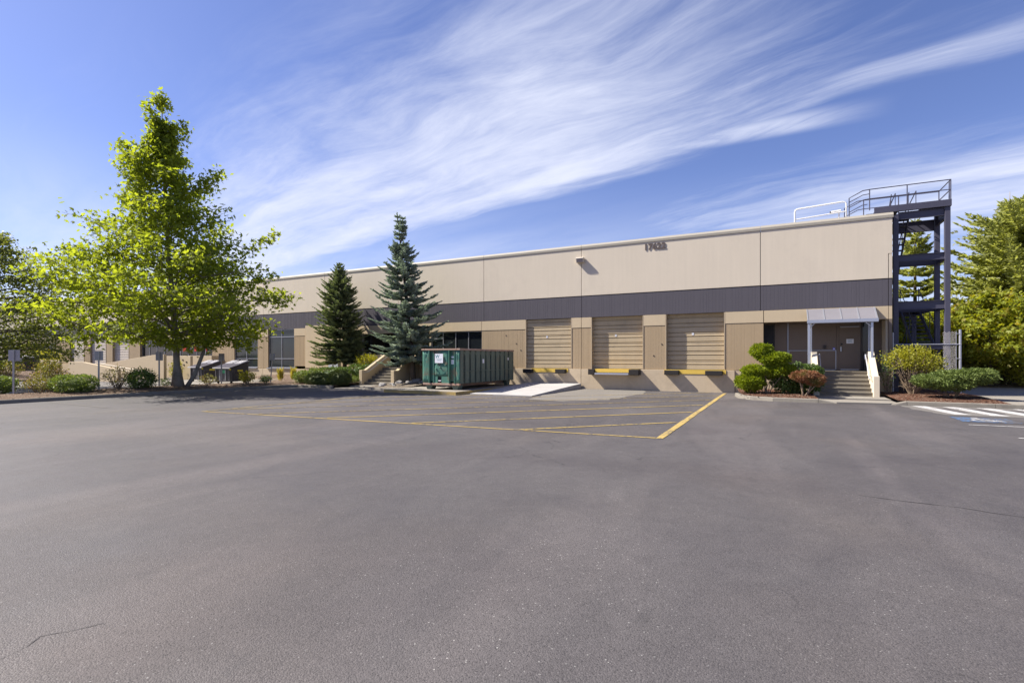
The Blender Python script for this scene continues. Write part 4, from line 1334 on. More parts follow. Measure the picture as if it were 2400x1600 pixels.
# notices
nt_ = MB().box(rx0 + .80, rx0 + 1.29, ry0 - .012, ry0 - .006, rz1 - .68, rz1 - .22).build('notice_board', M['sticker'], RO)
me = text_mesh('W', .24, .001, M['tealink'], 'notice_letter')
o = bpy.data.objects.new('notice_letter', me); link(o, RO); o.rotation_euler = (R(90), 0, 0)
o.location = Vector((rx0 + .95, ry0 - .015, rz1 - .36)) - wl(RO)
MB().box(rx0 + .90, rx0 + 1.22, ry0 - .015, ry0 - .0125, rz1 - .50, rz1 - .485).build('notice_line', M['tealink'], RO)
MB().box(rx0 + .94, rx0 + 1.16, ry0 - .015, ry0 - .0125, rz1 - .56, rz1 - .545).build('notice_line', M['tealink'], RO)
MB().box(rx0 + 1.68, rx0 + 1.93, ry0 + .125, ry0 + .135, rz1 - .74, rz1 - .52).build('paper_label', M['sticker'], RO)
MB().box(rx0 + 1.70, rx0 + 1.92, ry0 + .125, ry0 + .135, rz1 - .44, rz1 - .34).build('paper_label', M['sticker'], RO)
for k, (yy, z, s_) in enumerate(((ry0 + 2.2, rz1 - .7, .13), (ry0 + 5.05, rz1 - .55, .09))):
    MB().box(rx1 + .002, rx1 + .006, yy, yy + s_ * 1.3, z, z + s_ * 1.6).build('paper_label', M['sticker'], RO)
for (x, z) in ((rx0 + .85, rz1 - .98), (rx0 + 1.10, rz1 - .90), (rx0 + 1.42, rz1 - .78)):
    MB().tube([(x - .03, ry0 + .04, z - .02), (x, ry0 - .01, z), (x + .04, ry0 + .04, z + .03)], [.012, .032, .012], 8).build('dent_knob', M['green'], RO, smooth=True)


# ================================================================== FRONT-LOAD BINS
def bin_(loc, rz, label):
    r = empty('waste_bin', loc, label, 'bin', 'front-load waste bins on the concrete pad', rz)
    W_, Dp, hf, hb = 1.55, 1.30, 1.02, 1.42
    k = dict(local=True)
    MB().prism([(0, .16), (Dp, .16), (Dp + .0, hb), (0, hf)], 'x', .0, W_).build('bin_body', M['binblack'], r, **k)
    for x in (.12, .50, 1.02, 1.40):
        MB().box(x, x + .045, -.055, -.002, .2, hf - .10).build('front_rib', M['galv'] if x in (.5, 1.02) else M['binblack'], r, **k)
    for y_ in (.2, .62, 1.05):
        MB().box(W_ + .002, W_ + .05, y_, y_ + .05, .2, hf - .28).build('side_rib', M['binblack'], r, **k)
    MB().box(W_ + .002, W_ + .10, .05, Dp - .1, hf - .26, hf - .06).build('fork_pocket', M['binblack'], r, **k)
    MB().box(W_ + .1015, W_ + .106, .38, .78, hf - .21, hf - .09).build('yellow_label', M['yellowsticker'], r, **k)
    MB().box(.70, 1.0, -.0065, -.0015, hf - .32, hf - .12).build('green_label', M['greensticker'], r, **k)
    MB().box(1.34, 1.52, -.0065, -.0015, hf - .14, hf - .02).build('yellow_label', M['yellowsticker'], r, **k)
    for x0, x1 in ((-.05, W_ / 2 - .01), (W_ / 2 + .01, W_ + .05)):
        lid = MB().prism([(-.14, hf + .0), (-.14, hf + .05), (Dp + .08, hb + .10), (Dp + .08, hb + .05)], 'x', x0, x1).build('lid', M['binlid'], r, **k)
        MB().prism([(-.17, hf - .01), (-.17, hf + .06), (-.142, hf + .06), (-.142, hf - .01)], 'x', x0, x1).build('lid_edge', M['lidrib'], lid, **k)
        n = 5
        for i in range(n):
            xa = x0 + .06 + i * (x1 - x0 - .12) / n
            MB().prism([(Dp * .55, hf + .05 + (hb - hf) * .60), (Dp * .55, hf + .085 + (hb - hf) * .60), (Dp + .02, hb + .135), (Dp + .02, hb + .08)], 'x', xa, xa + .06).build('lid_rib', M['lidrib'], lid, **k)
    for x in (.12, W_ - .18):
        for y_ in (.12, Dp - .2):
            MB().tube([(x, y_, .08), (x + .05, y_, .08)], .078, 12).build('wheel', M['rubber'], r, **k)
    return r


bin_((-33.45, 21.6, .03), .06, 'grey waste bin with yellow shrub in front, right of the pair beyond plane trunk')
bin_((-37.9, 22.6, .03), .0, 'grey waste bin half hidden by the leaning second plane trunk')
fb = bin_((-61.0, 20.4, .45), .35, 'dark waste bin far left, half hidden by azaleas on the far island')


# ================================================================== SIGNS
def sign(x, y, z0, zt, wdt, hgt, label, lean=(0, 0), face=False, rz=0.0):
    r = empty('parking_sign', (x, y, z0), label, 'sign', 'signs along the planting strip', rz)
    tx, ty = lean
    MB().box(-.032, .032, -.02, .02, -.1, zt - z0 - .02).build('post', M['post'], r, local=True)
    MB().box(-wdt / 2, wdt / 2, .022, .028, zt - z0 - hgt, zt - z0).build('sign_plate', M['signback'], r, local=True)
    for zz_ in (.1, hgt - .1):
        MB().tube([(0, -.03, zt - z0 - hgt + zz_), (0, .035, zt - z0 - hgt + zz_)], .012, 6).build('bolt', M['galv'], r, local=True)
    if face:
        MB().box(-wdt * .32, wdt * .32, .016, .0215, zt - z0 - hgt * .55, zt - z0 - hgt * .25).build('printed_panel', M['blackink'], r, local=True)
    r.rotation_euler = (R(tx), R(ty), rz)
    return r


sign(-28.3, 9.6, .2, 2.06, .46, .46, 'large square sign back nearest the left edge of the strip', rz=R(30))
sign(-28.0, 12.5, .2, 2.05, .32, .44, 'grey sign back on a post right of the clipped green hedge', rz=R(52))
sign(-28.2, 15.24, .2, 2.04, .32, .44, 'grey sign back just left of the plane tree trunk', rz=R(48))
sign(-28.2, 18.58, .2, 1.99, .30, .42, 'grey sign back in front of the right waste bin', rz=R(48))
sign(-28.2, 21.79, .2, 2.02, .30, .42, 'slightly leaning sign back beside the tall window', lean=(0, 3.5), rz=R(48))
sign(-46.5, 13.6, .1, 1.75, .38, .44, 'far small sign with dark print beside the azalea', face=True, rz=R(60))

# ================================================================== RAMP WALLS AT THE LEFT
def wallthing(name, label, pts, y0, y1, m=None, cat='wall'):
    r = MB().prism(pts, 'y', y0, y1).build(name, m or M['lintel'], bevel=.015)
    return tag(r, label, cat)


wallthing('ramp_wall', 'low sloping cream wall striped with tree shadow behind the hedge', [(-49.4, -.05), (-49.4, 1.45), (-47.2, 1.43), (-42.2, .93), (-42.2, -.05)], 20.0, 20.22)
wallthing('ramp_wall', 'tall cream wall rising to the right left of the plane trunk', [(-53.0, -.05), (-53.0, 1.2), (-45.0, 1.98), (-43.4, 2.02), (-43.4, -.05)], 23.8, 24.02)
wallthing('pierced_wall', 'short cream wall with three small dark holes between the plane trunks', [(-43.6, -.05), (-43.6, 1.9), (-41.9, 1.9), (-41.9, -.05)], 25.0, 25.2)
for i, (x, z) in enumerate(((-43.0, 1.55), (-42.5, 1.38), (-42.85, 1.15))):
    pw = bpy.data.objects['pierced_wall']
    MB().box(x, x + .16, 24.975, 24.997, z, z + .09).build('wall_hole', M['blackink'], pw)
PLT = empty('front_parapet', (-47, 26.9, 0), 'tan parapet box under the strip windows behind the plane tree', 'parapet')
MB().box(-51.5, -41.9, 26.75, 26.97, -.05, 1.93).build('parapet', M['lintel'], PLT, bevel=.012)
MB().box(-42.12, -41.9, 26.975, D + .01, -.05, 1.93).build('parapet', M['lintel'], PLT, bevel=.012)
hr = empty('ramp_handrail', (-46, 21.8, 0), 'pale sloping pipe handrail in front of the tall ramp wall', 'handrail')
MB().tube([(-48.6, 21.6, 1.32), (-40.6, 21.6, .62)], .045, 8).build('rail', M['wing'], hr)
MB().tube([(-48.6, 21.6, 1.12), (-40.6, 21.6, .42)], .035, 8).build('rail', M['wing'], hr)
for x in (-48.3, -45.7, -43.2, -40.8):
    MB().tube([(x, 21.6, -.05), (x, 21.6, 1.32 - (x + 48.6) * .0875)], .025, 8).build('post', M['wing'], hr)
wallthing('far_wing_wall', 'short cream wing wall far left with a diagonal shadow', [(-62.0, -.05), (-62.0, 1.75), (-60.7, 1.75), (-59.6, .6), (-59.6, -.05)], 19.2, 19.4)
wallthing('far_planter', 'low tan planter wall at far left below the strip window', [(-72.0, -.05), (-72.0, 1.55), (-62.5, 1.55), (-62.5, -.05)], 24.6, 24.8)

# gas meter on the wall
gm = empty('gas_meter', (-28.6, 27.4, .8), 'grey twin gas meter boxes on the wall behind the green spruce trunk', 'gas meter')
for x in (-29.0, -28.45):
    MB().prism([(x, 1.10), (x + .08, 1.0), (x + .36, 1.0), (x + .44, 1.10), (x + .44, 1.52), (x, 1.52)], 'y', 27.2, 27.5).build('meter_box', M['meter'], gm, bevel=.03)
MB().tube([(-28.9, 27.38, 1.5), (-28.9, 27.38, 1.85), (-28.15, 27.38, 1.85), (-28.15, 27.38, 1.5)], .06, 8).build('pipe', M['whitepipe'], gm)
MB().tube([(-28.6, 27.38, 1.5), (-28.6, 27.38, 1.95)], .09, 10).build('regulator', M['meter'], gm)


# rocks beside the side walk
def rock(x, y, z, s, seed, label):
    r2 = random.Random(seed)
    bm = bmesh.new()
    bmesh.ops.create_icosphere(bm, subdivisions=2, radius=s)
    for v_ in bm.verts:
        q = v_.co.normalized()
        k = 1 + .22 * math.sin(q.x * 5 + seed) * math.cos(q.y * 4 - seed) + r2.uniform(-.09, .09)
        v_.co = Vector((q.x * 1.35, q.y, q.z * .62)) * s * k
        v_.co.z = max(v_.co.z, -s * .3)
    me = bpy.data.meshes.new('rock'); bm.to_mesh(me); bm.free()
    me.materials.append(M['rock'])
    o = bpy.data.objects.new('rock', me); o.location = (x, y, z); o.rotation_euler = (0, 0, seed * 1.3)
    col.objects.link(o)
    return tag(o, label, 'rock', 'rocks along the side walk')


for i, (x, y, z, s, lab) in enumerate([
        (-19.85, 22.6, .2, .22, 'flat grey rock at the foot of the right side-step wall'),
        (-19.5, 23.0, .22, .15, 'small grey rock, second from the concrete walk'),
        (-19.35, 23.5, .27, .26, 'large tilted grey rock in the middle of the row'),
        (-18.95, 23.9, .3, .2, 'medium grey rock just behind the large tilted rock'),
        (-18.75, 24.35, .34, .3, 'largest grey rock at the upper end of the row below the spruce'),
        (-18.3, 24.8, .38, .22, 'grey rock farthest back against the dark shrub'),
        (-19.55, 22.2, .17, .13, 'small grey rock nearest the front kerb'),
        (-19.0, 22.6, .2, .11, 'smallest grey stone lying on open gravel'),
        (-18.2, 24.1, .3, .17, 'grey rock set apart to the right of the row')]):
    rock(x, y, z, s, i + 2, lab)

# ================================================================== VEGETATION
def curve_pts(a, b, sag, n=6, jit=.0):
    a = np.array(a, float); b = np.array(b, float)
    t = np.linspace(0, 1, n)[:, None]
    p = a + (b - a) * t
    p[:, 2] += sag * np.sin(np.pi * t[:, 0])
    if jit:
        p[1:-1] += rng.normal(size=(n - 2, 3)) * jit
    return p


def broadleaf(name, label, base, height, prof, lmat, bmat, n_limb=60, leaf=.22, per=26, twigs=9, spread=.28, z_first=2.4,
              lean=(0, 0), trunk_r=.22, tmpl=LOBED, group=None, extra=None, rise=.55, second=None, squash=None, clump=1.0):
    """prof(z) = crown radius at height z above base; limbs rise from a central trunk, leaves sit on twigs along them"""
    bx, by, bz = base
    root = empty(name, base, label, 'tree', group)
    tk = MB()
    nseg = 12
    tp = []
    for i in range(nseg + 1):
        t = i / nseg
        tp.append((bx + lean[0] * t + .05 * math.sin(t * 7), by + lean[1] * t + .05 * math.cos(t * 5), bz - .1 + (height * .97 + .1) * t))
    tr = [max(.015, trunk_r * (1 - t / nseg) ** .85) for t in range(nseg + 1)]
    tr[0] *= 1.9; tr[1] *= .95
    tk.tube(tp, tr, 10)
    if second:
        tk.tube(second[0], second[1], 8)
    tpn = np.array(tp)
    LP, LD = [], []

    def at(z):
        i = min(nseg - 1, max(0, int((z / height) * nseg)))
        f_ = (z / height) * nseg - i
        return tpn[i] * (1 - f_) + tpn[i + 1] * f_

    ga = 2.39996
    for i in range(n_limb):
        t = (i + rng.uniform(0, .9)) / n_limb
        z = z_first + (height * .97 - z_first) * t ** 1.18
        az = i * ga + rng.uniform(-.5, .5)
        st_ = at(z * (.96))
        zt = z + 0
        ax, ay = math.cos(az), math.sin(az)
        kr = rise * rng.uniform(.6, 1.1) * (1 - .35 * (1 - t)) - (1 - t) * .18
        rr = 0.0
        for _ in range(8):
            rr = .5 * rr + .5 * prof(min(height, z + rr * kr))
        if squash: rr *= squash(ax, ay)
        rr *= rng.uniform(.62, 1.12)
        rz_ = rr * kr
        end = st_ + np.array([ax * rr, ay * rr, rz_])
        pts = curve_pts(st_, end, rng.uniform(-.05, .12) * rr, 6, rr * .03)
        r0 = max(.012, trunk_r * .32 * (1 - t) + .012)
        tk.tube([tuple(p) for p in pts], [r0 * (1 - .8 * k / 5) for k in range(6)], 5, cap=False)
        nt = max(3, int(twigs * (0.35 + rr / 5.0)))
        for k in range(nt):
            s_ = 1 - (k / nt) ** 1.15 * .78 if nt > 1 else 1
            j = s_ * 5; ii = min(4, int(j)); p = pts[ii] * (1 - (j - ii)) + pts[ii + 1] * (j - ii)
            d = rdir(1)[0]; d[2] = abs(d[2]) * .4 + .05
            d[:2] += np.array([ax, ay]) * .5
            L = rng.uniform(.35, .95) * clump * (.5 + .12 * rr) * min(1.0, .35 + rr / 3.2)
            spr = spread * min(1.0, .40 + rr / 3.6)
            q = p + d * L
            tk.tube([tuple(p), tuple(q)], [.012, .005], 4, cap=False)
            m_ = int(per * rng.uniform(.6, 1.3))
            tt = rng.uniform(.15, 1.1, m_)[:, None]
            LP.append(p + (q - p) * tt + rng.normal(size=(m_, 3)) * spr * np.array([1, 1, .75]))
            LD.append(np.tile(d, (m_, 1)))
    if extra:
        LP += extra[0]; LD += extra[1]
    LP = np.concatenate(LP); LD = np.concatenate(LD)
    n = len(LP)
    dirs = norm(LD * .5 + rng.normal(size=(n, 3)) * .8 + np.array([0, 0, -.35]))
    nr = norm(rng.normal(size=(n, 3)) * .75 + np.array([0, 0, .8]))
    tk.build('trunk', bmat, root, smooth=True, fix=False)
    leaves('crown', lmat, root, LP, dirs, nr, leaf * rng.uniform(.65, 1.25, n), tmpl)
    return root


def interp(tab):
    xs, ys = zip(*tab)
    return lambda z: float(np.interp(z, xs, ys))


# -- big plane tree on the strip
tb = (-27.5, 15.72, .26)
prof = interp([(0, .8), (2.0, 2.2), (2.7, 3.6), (3.5, 5.0), (4.7, 5.5), (6.0, 5.0), (7.2, 4.0), (8.6, 2.9), (10.0, 2.35), (11.4, 1.6), (12.8, .95), (14.2, .42), (15.2, .2), (16.0, .1)])
sec = [(tb[0] + .25, tb[1] + .3, .15), (tb[0] + .55, tb[1] + .6, .9), (tb[0] + .75, tb[1] + .9, 2.0), (tb[0] + .9, tb[1] + 1.05, 3.4), (tb[0] + 1.4, tb[1] + 1.5, 5.2)]
# a few loose side shoots standing out of the outline
ex = ([], [])
for (p, q, n) in (((-.6, -.3, 9.8), (-2.3, -1.5, 12.6), 380), ((0, .1, 9.8), (1.8, 1.2, 11.2), 240), ((-.9, -.6, 5.4), (-4.9, -2.9, 7.2), 460),
                  ((.5, .8, 5.6), (3.8, 3.0, 8.2), 300), ((.3, .8, 4.6), (3.5, 3.1, 6.0), 260), ((.4, .2, 2.8), (2.1, .7, 2.1), 160), ((.3, .8, 2.9), (2.6, 2.4, 2.2), 160),
                  ((-.7, -.8, 2.9), (-3.9, -3.0, 2.4), 200), ((-.72, -.33, 14.0), (-.8, -.36, 15.0), 220), ((-.7, -.3, 12.6), (-1.1, -.9, 14.6), 150), ((-.6, -.2, 12.0), (.2, .3, 13.6), 150)):
    p = np.array(p) + np.array([tb[0], tb[1], .2]); q = np.array(q) + np.array([tb[0], tb[1], .2])
    t = rng.uniform(.35, 1.0, n)[:, None]
    ex[0].append(p + (q - p) * t + rng.normal(size=(n, 3)) * .26 * (1.3 - .7 * t))
    ex[1].append(np.tile(norm((q - p)[None])[0], (n, 1)))
broadleaf('plane_tree', 'tall yellow-green plane tree with two stems on the left strip', tb, 14.95, prof, M['plane'], M['bark'],
          n_limb=120, leaf=.185, per=22, twigs=13, spread=.32, z_first=2.1, lean=(-.75, -.35), trunk_r=.175,
          second=(sec, [.11, .10, .085, .075, .035]), rise=.62, extra=ex,
          squash=lambda ax, ay: 1.0 + .10 * (-.75 * ax - .5 * ay))

# -- dim tree standing off the left edge of the picture
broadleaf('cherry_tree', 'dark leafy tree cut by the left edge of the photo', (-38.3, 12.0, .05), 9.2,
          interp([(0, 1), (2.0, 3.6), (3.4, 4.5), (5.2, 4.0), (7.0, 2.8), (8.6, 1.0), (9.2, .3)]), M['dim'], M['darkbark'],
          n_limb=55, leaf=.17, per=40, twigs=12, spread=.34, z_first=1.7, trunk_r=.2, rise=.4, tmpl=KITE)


def conifer(name, label, base, height, rad, nmat, n_whorl=26, per=8, lean=(0, 0), trunk_r=.16, z0=.9, droop=.22, tw=.34, dens=11,
            group=None, top2=None, squash=None, wid=1.0, gap=0.0, rnd=.22):
    bx, by, bz = base
    root = empty(name, base, label, 'tree', group)
    tk = MB()
    tp = [np.array([bx + lean[0] * t ** 1.2, by + lean[1] * t ** 1.2, bz - .1 + (height + .1) * t]) for t in np.linspace(0, 1, 9)]
    tk.tube([tuple(p) for p in tp], [trunk_r * (1 - .93 * t) for t in np.linspace(0, 1, 9)], 9)
    P_, D_, S_ = [], [], []

    def shoot(p, d, L):
        P_.append(p); D_.append(d); S_.append(L)

    def crown(z_lo, z_hi, ax0, scale=1.0, nw=n_whorl):
        for i in range(nw):
            t = (i + rng.uniform(-.3, .3)) / (nw - 1)
            t = min(1, max(0, t))
            z = z_lo + (z_hi - z_lo) * t
            rr = rad(z) * scale
            nb = max(4, int(per * (.6 + .5 * (1 - t))))
            for b in range(nb):
                if rng.uniform() < gap: continue
                az = 2 * math.pi * (b + rng.uniform(-.35, .35)) / nb + i * 1.7
                cx_, sy_ = math.cos(az), math.sin(az)
                L = rr * rng.uniform(1 - rnd * 1.4, 1 + rnd * .6)
                if squash: L *= squash(cx_, sy_)
                if L < .05: continue
                tz = (z - bz) / height
                o_ = ax0(z)
                up = .55 * t ** 1.3 - droop * (1 - t) + rng.uniform(-.14, .14)
                end = o_ + np.array([cx_ * L, sy_ * L, L * up])
                br = curve_pts(o_, end, -L * .07, 5)
                br[-1, 2] += L * .05
                tk.tube([tuple(q) for q in br], [.022 * (1 - t) + .008, .018 * (1 - t) + .006, .012, .008, .004], 4, cap=False)
                n = max(4, int(dens * L + 3))
                side = np.array([-sy_, cx_, 0])
                for k in range(n):
                    s_ = .16 + .84 * (k + rng.uniform(0, .8)) / n
                    s_ = min(s_, 1.0)
                    j = s_ * 4; ii = min(3, int(j)); p = br[ii] * (1 - (j - ii)) + br[ii + 1] * (j - ii)
                    ax_ = norm((br[ii + 1] - br[ii])[None])[0]
                    tl = tw * (.45 + .75 * (1 - s_) + .0) * min(1.0, .5 + L / 1.6) * rng.uniform(.7, 1.2)
                    for sg in (-1, 1):
                        d = ax_ * rng.uniform(.5, .9) + side * sg * rng.uniform(.55, 1.0) + np.array([0, 0, rng.uniform(-.22, .12)])
                        shoot(p, d, tl)
                        if tl > .22:
                            q = p + norm(d[None])[0] * tl * .5
                            shoot(q, d + rdir(1)[0] * .55 + np.array([0, 0, .1]), tl * .6)
                            shoot(q, d + ax_ * .7 + rdir(1)[0] * .3, tl * .6)
                    shoot(p, ax_ + np.array([0, 0, .35 + rng.uniform(-.2, .3)]) + rdir(1)[0] * .3, tl * .7)
                shoot(br[-1], norm((br[-1] - br[-2])[None])[0], tw * .5)

    def axis(z):
        t = np.clip((z - bz) / height, 0, 1)
        return np.array([bx + lean[0] * t ** 1.2, by + lean[1] * t ** 1.2, z])
    crown(bz + z0, bz + height * .985, axis)
    for k in range(10):                                  # leader
        z = bz + height * (.95 + .05 * k / 9)
        for _ in range(4):
            shoot(axis(z), np.array([rng.normal() * .35, rng.normal() * .35, 1.0]), .12)
    if top2:
        (ox, oy), za, zb, sc_ = top2
        tk.tube([tuple(axis(za)), tuple(axis(za) + np.array([ox * .7, oy * .7, .4])), tuple(np.array([axis(zb)[0] + ox, axis(zb)[1] + oy, zb]))], [.05, .035, .008], 5)
        crown(za + .5, zb, lambda z: axis(z) + np.array([ox, oy, 0]) * min(1, (z - za) / .8), sc_, 7)
    P_ = np.array(P_); D_ = np.array(D_); S_ = np.array(S_)
    n = len(P_)
    nr = norm(rng.normal(size=(n, 3)) * .5 + np.array([0, 0, 1.0]))
    tk.build('trunk', M['darkbark'], root, smooth=True, fix=False)
    tmpl = (SPRAY[0] * np.array([wid, 1, wid]), SPRAY[1])
    leaves('crown', nmat, root, P_, D_, nr, S_, tmpl)
    return root


conifer('green_spruce', 'shorter dark green spruce close to the facade by the gas meter', (-26.25, 26.15, .3), 7.95,
        interp([(0, 1.7), (1.4, 2.0), (3.2, 2.0), (4.6, 1.75), (6.2, 1.2), (7.4, .55), (8.1, .15), (8.3, .03)]), M['spruce'],
        n_whorl=30, per=11, lean=(-.55, .05), trunk_r=.15, z0=1.35, droop=.10, tw=.38, dens=11, wid=1.4,
        squash=lambda x, y: (1.0 + .12 * -x) * (.78 if y > .3 else 1.0))
conifer('blue_spruce', 'taller blue-grey spruce with leaning trunk behind the green container', (-19.05, 24.4, .32), 10.2,
        interp([(0, 2.0), (1.6, 2.05), (3.0, 2.3), (4.4, 2.05), (6.0, 1.55), (7.4, 1.0), (8.6, .42), (9.4, .2), (10.5, .04)]), M['bluespruce'],
        n_whorl=30, per=9, lean=(-1.5, .3), trunk_r=.17, z0=1.25, droop=.06, tw=.40, dens=10, wid=1.45, top2=((.42, -.1), 8.7, 10.1, .8), rnd=.28)
conifer('tall_fir', 'dark fir seen through the steel stair tower', (8.7, 45.0, .4), 11.0,
        interp([(0, 2.6), (3, 2.5), (6, 1.9), (8.5, 1.2), (10.4, .45), (11.4, .1)]), M['fir'],
        n_whorl=22, per=8, trunk_r=.2, z0=1.0, droop=.25, tw=.55, dens=7, wid=1.2, gap=.1)
conifer('broad_fir', 'broad fir with long sweeping branches at the right edge', (13.6, 42.0, .4), 10.9,
        interp([(0, 5.0), (3, 5.3), (6, 5.0), (8.0, 4.2), (9.6, 2.8), (10.6, 1.2), (11.3, .3)]), M['fir'],
        n_whorl=26, per=13, trunk_r=.3, z0=1.6, droop=.16, tw=.72, dens=4.8, wid=1.25, gap=.12, rnd=.38)
broadleaf('poplar_tree', 'pale poplar rising behind the broad fir at the right edge', (15.8, 52.0, .5), 14.3,
          interp([(0, 2), (4, 3.6), (8, 3.4), (10, 2.7), (12, 1.6), (13.3, .5)]), M['poplar'], M['bark'], n_limb=46, leaf=.30, per=20, twigs=10, spread=.4,
          z_first=3.0, trunk_r=.25, tmpl=KITE, rise=.8)
MP = 'small maples in the dry ground behind the tower'
for i, (x, y, h, r, lab, nl) in enumerate([(10.6, 37.6, 5.4, 3.0, 'light green maple with a bare dark trunk nearest the back path', 42),
                                           (9.2, 41.5, 4.9, 2.6, 'light green maple seen just right of the tower columns', 30),
                                           (7.2, 39.5, 4.4, 2.3, 'light green maple seen through the tower columns', 30),
                                           (14.0, 39.0, 5.2, 2.8, 'light green maple crown cut by the right edge', 34)]):
    broadleaf('maple_tree', lab, (x, y, .3), h, interp([(0, .6), (1.2, r * .75), (2.4, r), (h * .72, r * .8), (h, .3)]), M['maple'], M['darkbark'],
              n_limb=nl, leaf=.19, per=34, twigs=10, spread=.30, z_first=1.1, trunk_r=.10, group=MP, rise=.45)


# -- shrubs
def shell_pts(n, c, rad, inner=.75, flat=2.0, zmin=None):
    d = rdir(n)
    s_ = rng.uniform(inner, 1.0, n) ** .6
    q = np.sign(d) * np.abs(d) ** (2.0 / flat)
    q = q / np.maximum((np.abs(q) ** flat).sum(1, keepdims=True) ** (1 / flat), 1e-6)
    lump = 1 + .10 * np.sin(d[:, 0] * 6.1 + c[0] * 9) * np.sin(d[:, 1] * 5.3 + c[1] * 7) + .07 * np.sin(d[:, 2] * 9 + d[:, 0] * 11) + rng.normal(size=n) * .025
    p = np.array(c) + q * (s_ * lump)[:, None] * np.array(rad)
    return p, d


def core(c, rad, m, parent, seed, name='inner_twigs'):
    """lumpy twiggy mass inside a clipped shrub"""
    bm = bmesh.new(); bmesh.ops.create_icosphere(bm, subdivisions=3, radius=1.0)
    r2 = random.Random(seed)
    off = wl(parent)
    for v_ in bm.verts:
        k = .72 + .07 * math.sin(v_.co.x * 7 + seed) + r2.uniform(-.06, .06)
        v_.co = Vector((c[0] - off.x + v_.co.x * rad[0] * k, c[1] - off.y + v_.co.y * rad[1] * k, c[2] - off.z + v_.co.z * rad[2] * k))
    me = bpy.data.meshes.new(name); bm.to_mesh(me); bm.free(); me.materials.append(m)
    return link(bpy.data.objects.new(name, me), parent)


def shrub(name, label, loc, rad, lmat, n=1600, leaf=.07, clip=False, stems=6, group=None, tmpl=KITE, lift=.15, extra_lobes=None, inner=.35, flat=2.0, updir=.3, corem=None):
    """loc on the ground; rad = half sizes (x,y,z)"""
    root = empty(name, loc, label, 'shrub', group)
    c0 = np.array(loc) + np.array([0, 0, lift + rad[2]])
    lobes = [(c0, rad, 1.0)]
    if extra_lobes:
        lobes = [(np.array(loc) + np.array(o_), r_, w_) for o_, r_, w_ in extra_lobes]
    tot = sum(w_ for _, _, w_ in lobes)
    PP, DD = [], []
    for k, (c, r_, w_) in enumerate(lobes):
        m_ = int(n * w_ / tot)
        p, d = shell_pts(m_, c, r_, .82 if clip else inner, flat)
        if not clip: p += rng.normal(size=p.shape) * leaf * .8
        PP.append(p); DD.append(d)
        if clip: core(c, r_, corem or lmat, root, k + len(name))
    PP = np.concatenate(PP); DD = np.concatenate(DD)
    keep = PP[:, 2] > loc[2] + .02
    PP, DD = PP[keep], DD[keep]
    m_ = len(PP)
    dirs = norm(DD * (.75 if clip else .45) + rng.normal(size=(m_, 3)) * .55 + np.array([0, 0, updir]))
    nr = norm(DD * .5 + rng.normal(size=(m_, 3)) * .6 + np.array([0, 0, .4]))
    st_ = MB()
    for k in range(stems):
        az = 2 * math.pi * k / stems + rng.uniform(-.3, .3)
        c, r_, _ = lobes[k % len(lobes)]
        tgt = np.array(c) + np.array([math.cos(az) * r_[0] * .75, math.sin(az) * r_[1] * .75, r_[2] * rng.uniform(-.1, .6)])
        b0 = np.array(loc) + np.array([math.cos(az) * .07, math.sin(az) * .07, -.05])
        pts = curve_pts(b0, tgt, .05, 5, .025)
        st_.tube([tuple(p) for p in pts], [.020, .016, .012, .009, .004], 5, cap=False)
        if not clip:
            for _ in range(4):
                ii = rng.integers(1, 4); q = pts[ii] + rdir(1)[0] * np.array(r_) * .5
                st_.tube([tuple(pts[ii]), tuple(q)], [.009, .003], 4, cap=False)
    st_.build('stems', M['twig'], root, fix=False)
    leaves('foliage', lmat, root, PP, dirs, nr, leaf * rng.uniform(.6, 1.3, m_), tmpl)
    return root


SG = 'shrubs on the left strip'
shrub('round_hedge', 'round clipped green shrub cut by the left edge', (-29.3, 9.5, .2), (.55, .55, .36), M['boxwood'], 2400, .07, True, group=SG, lift=.02)
shrub('azalea', 'low russet-green azalea below the taller azalea on the strip', (-28.7, 10.55, .2), (.62, .55, .26), M['azalea'], 1000, .075, group=SG, stems=12, lift=.12)
shrub('azalea', 'taller loose yellow-green azalea left of the clipped hedge', (-30.0, 11.45, .2), (.85, .75, .55), M['azalea'], 1500, .085, group=SG, stems=12, lift=.25, extra_lobes=[((-.2, 0, .75), (.8, .6, .35), 1.2), ((.4, .2, .55), (.5, .5, .3), .7), ((-.1, .1, 1.15), (.45, .4, .25), .6)])
shrub('clipped_hedge', 'broad clipped green shrub left of the second sign post', (-27.75, 11.45, .2), (.80, .80, .36), M['boxwood'], 4200, .07, True, group=SG, lift=.03, flat=2.6)
shrub('sparse_shrub', 'thin reddish shrub with bare stems right of the second sign', (-28.05, 13.3, .25), (.6, .6, .4), M['azalea'], 620, .075, group=SG, stems=14, lift=.2, inner=.5)
shrub('round_shrub', 'dense dark green rounded shrub between two sign posts', (-27.5, 14.05, .22), (.58, .58, .46), M['laurel'], 3000, .085, group=SG, stems=8, lift=.0, inner=.55)
shrub('trunk_suckers', 'tuft of leaves at the foot of the plane trunk', (-28.55, 15.75, .22), (.28, .28, .2), M['laurel'], 280, .07, group=SG, stems=6, lift=.02)
shrub('sparse_shrub', 'small sparse shrub in front of the left bin', (-28.3, 17.85, .25), (.5, .5, .24), M['azalea'], 330, .07, group=SG, stems=10, lift=.05)
shrub('yellow_shrub', 'small yellow-green shrub in front of the right bin', (-27.3, 19.55, .26), (.40, .40, .26), M['yellowshrub'], 900, .075, group=SG, stems=10, lift=.12, inner=.5)
shrub('small_shrub', 'tiny dark green shrub at the foot of the leaning sign', (-26.9, 20.45, .22), (.32, .32, .17), M['laurel'], 900, .06, group=SG, stems=5, lift=.10)


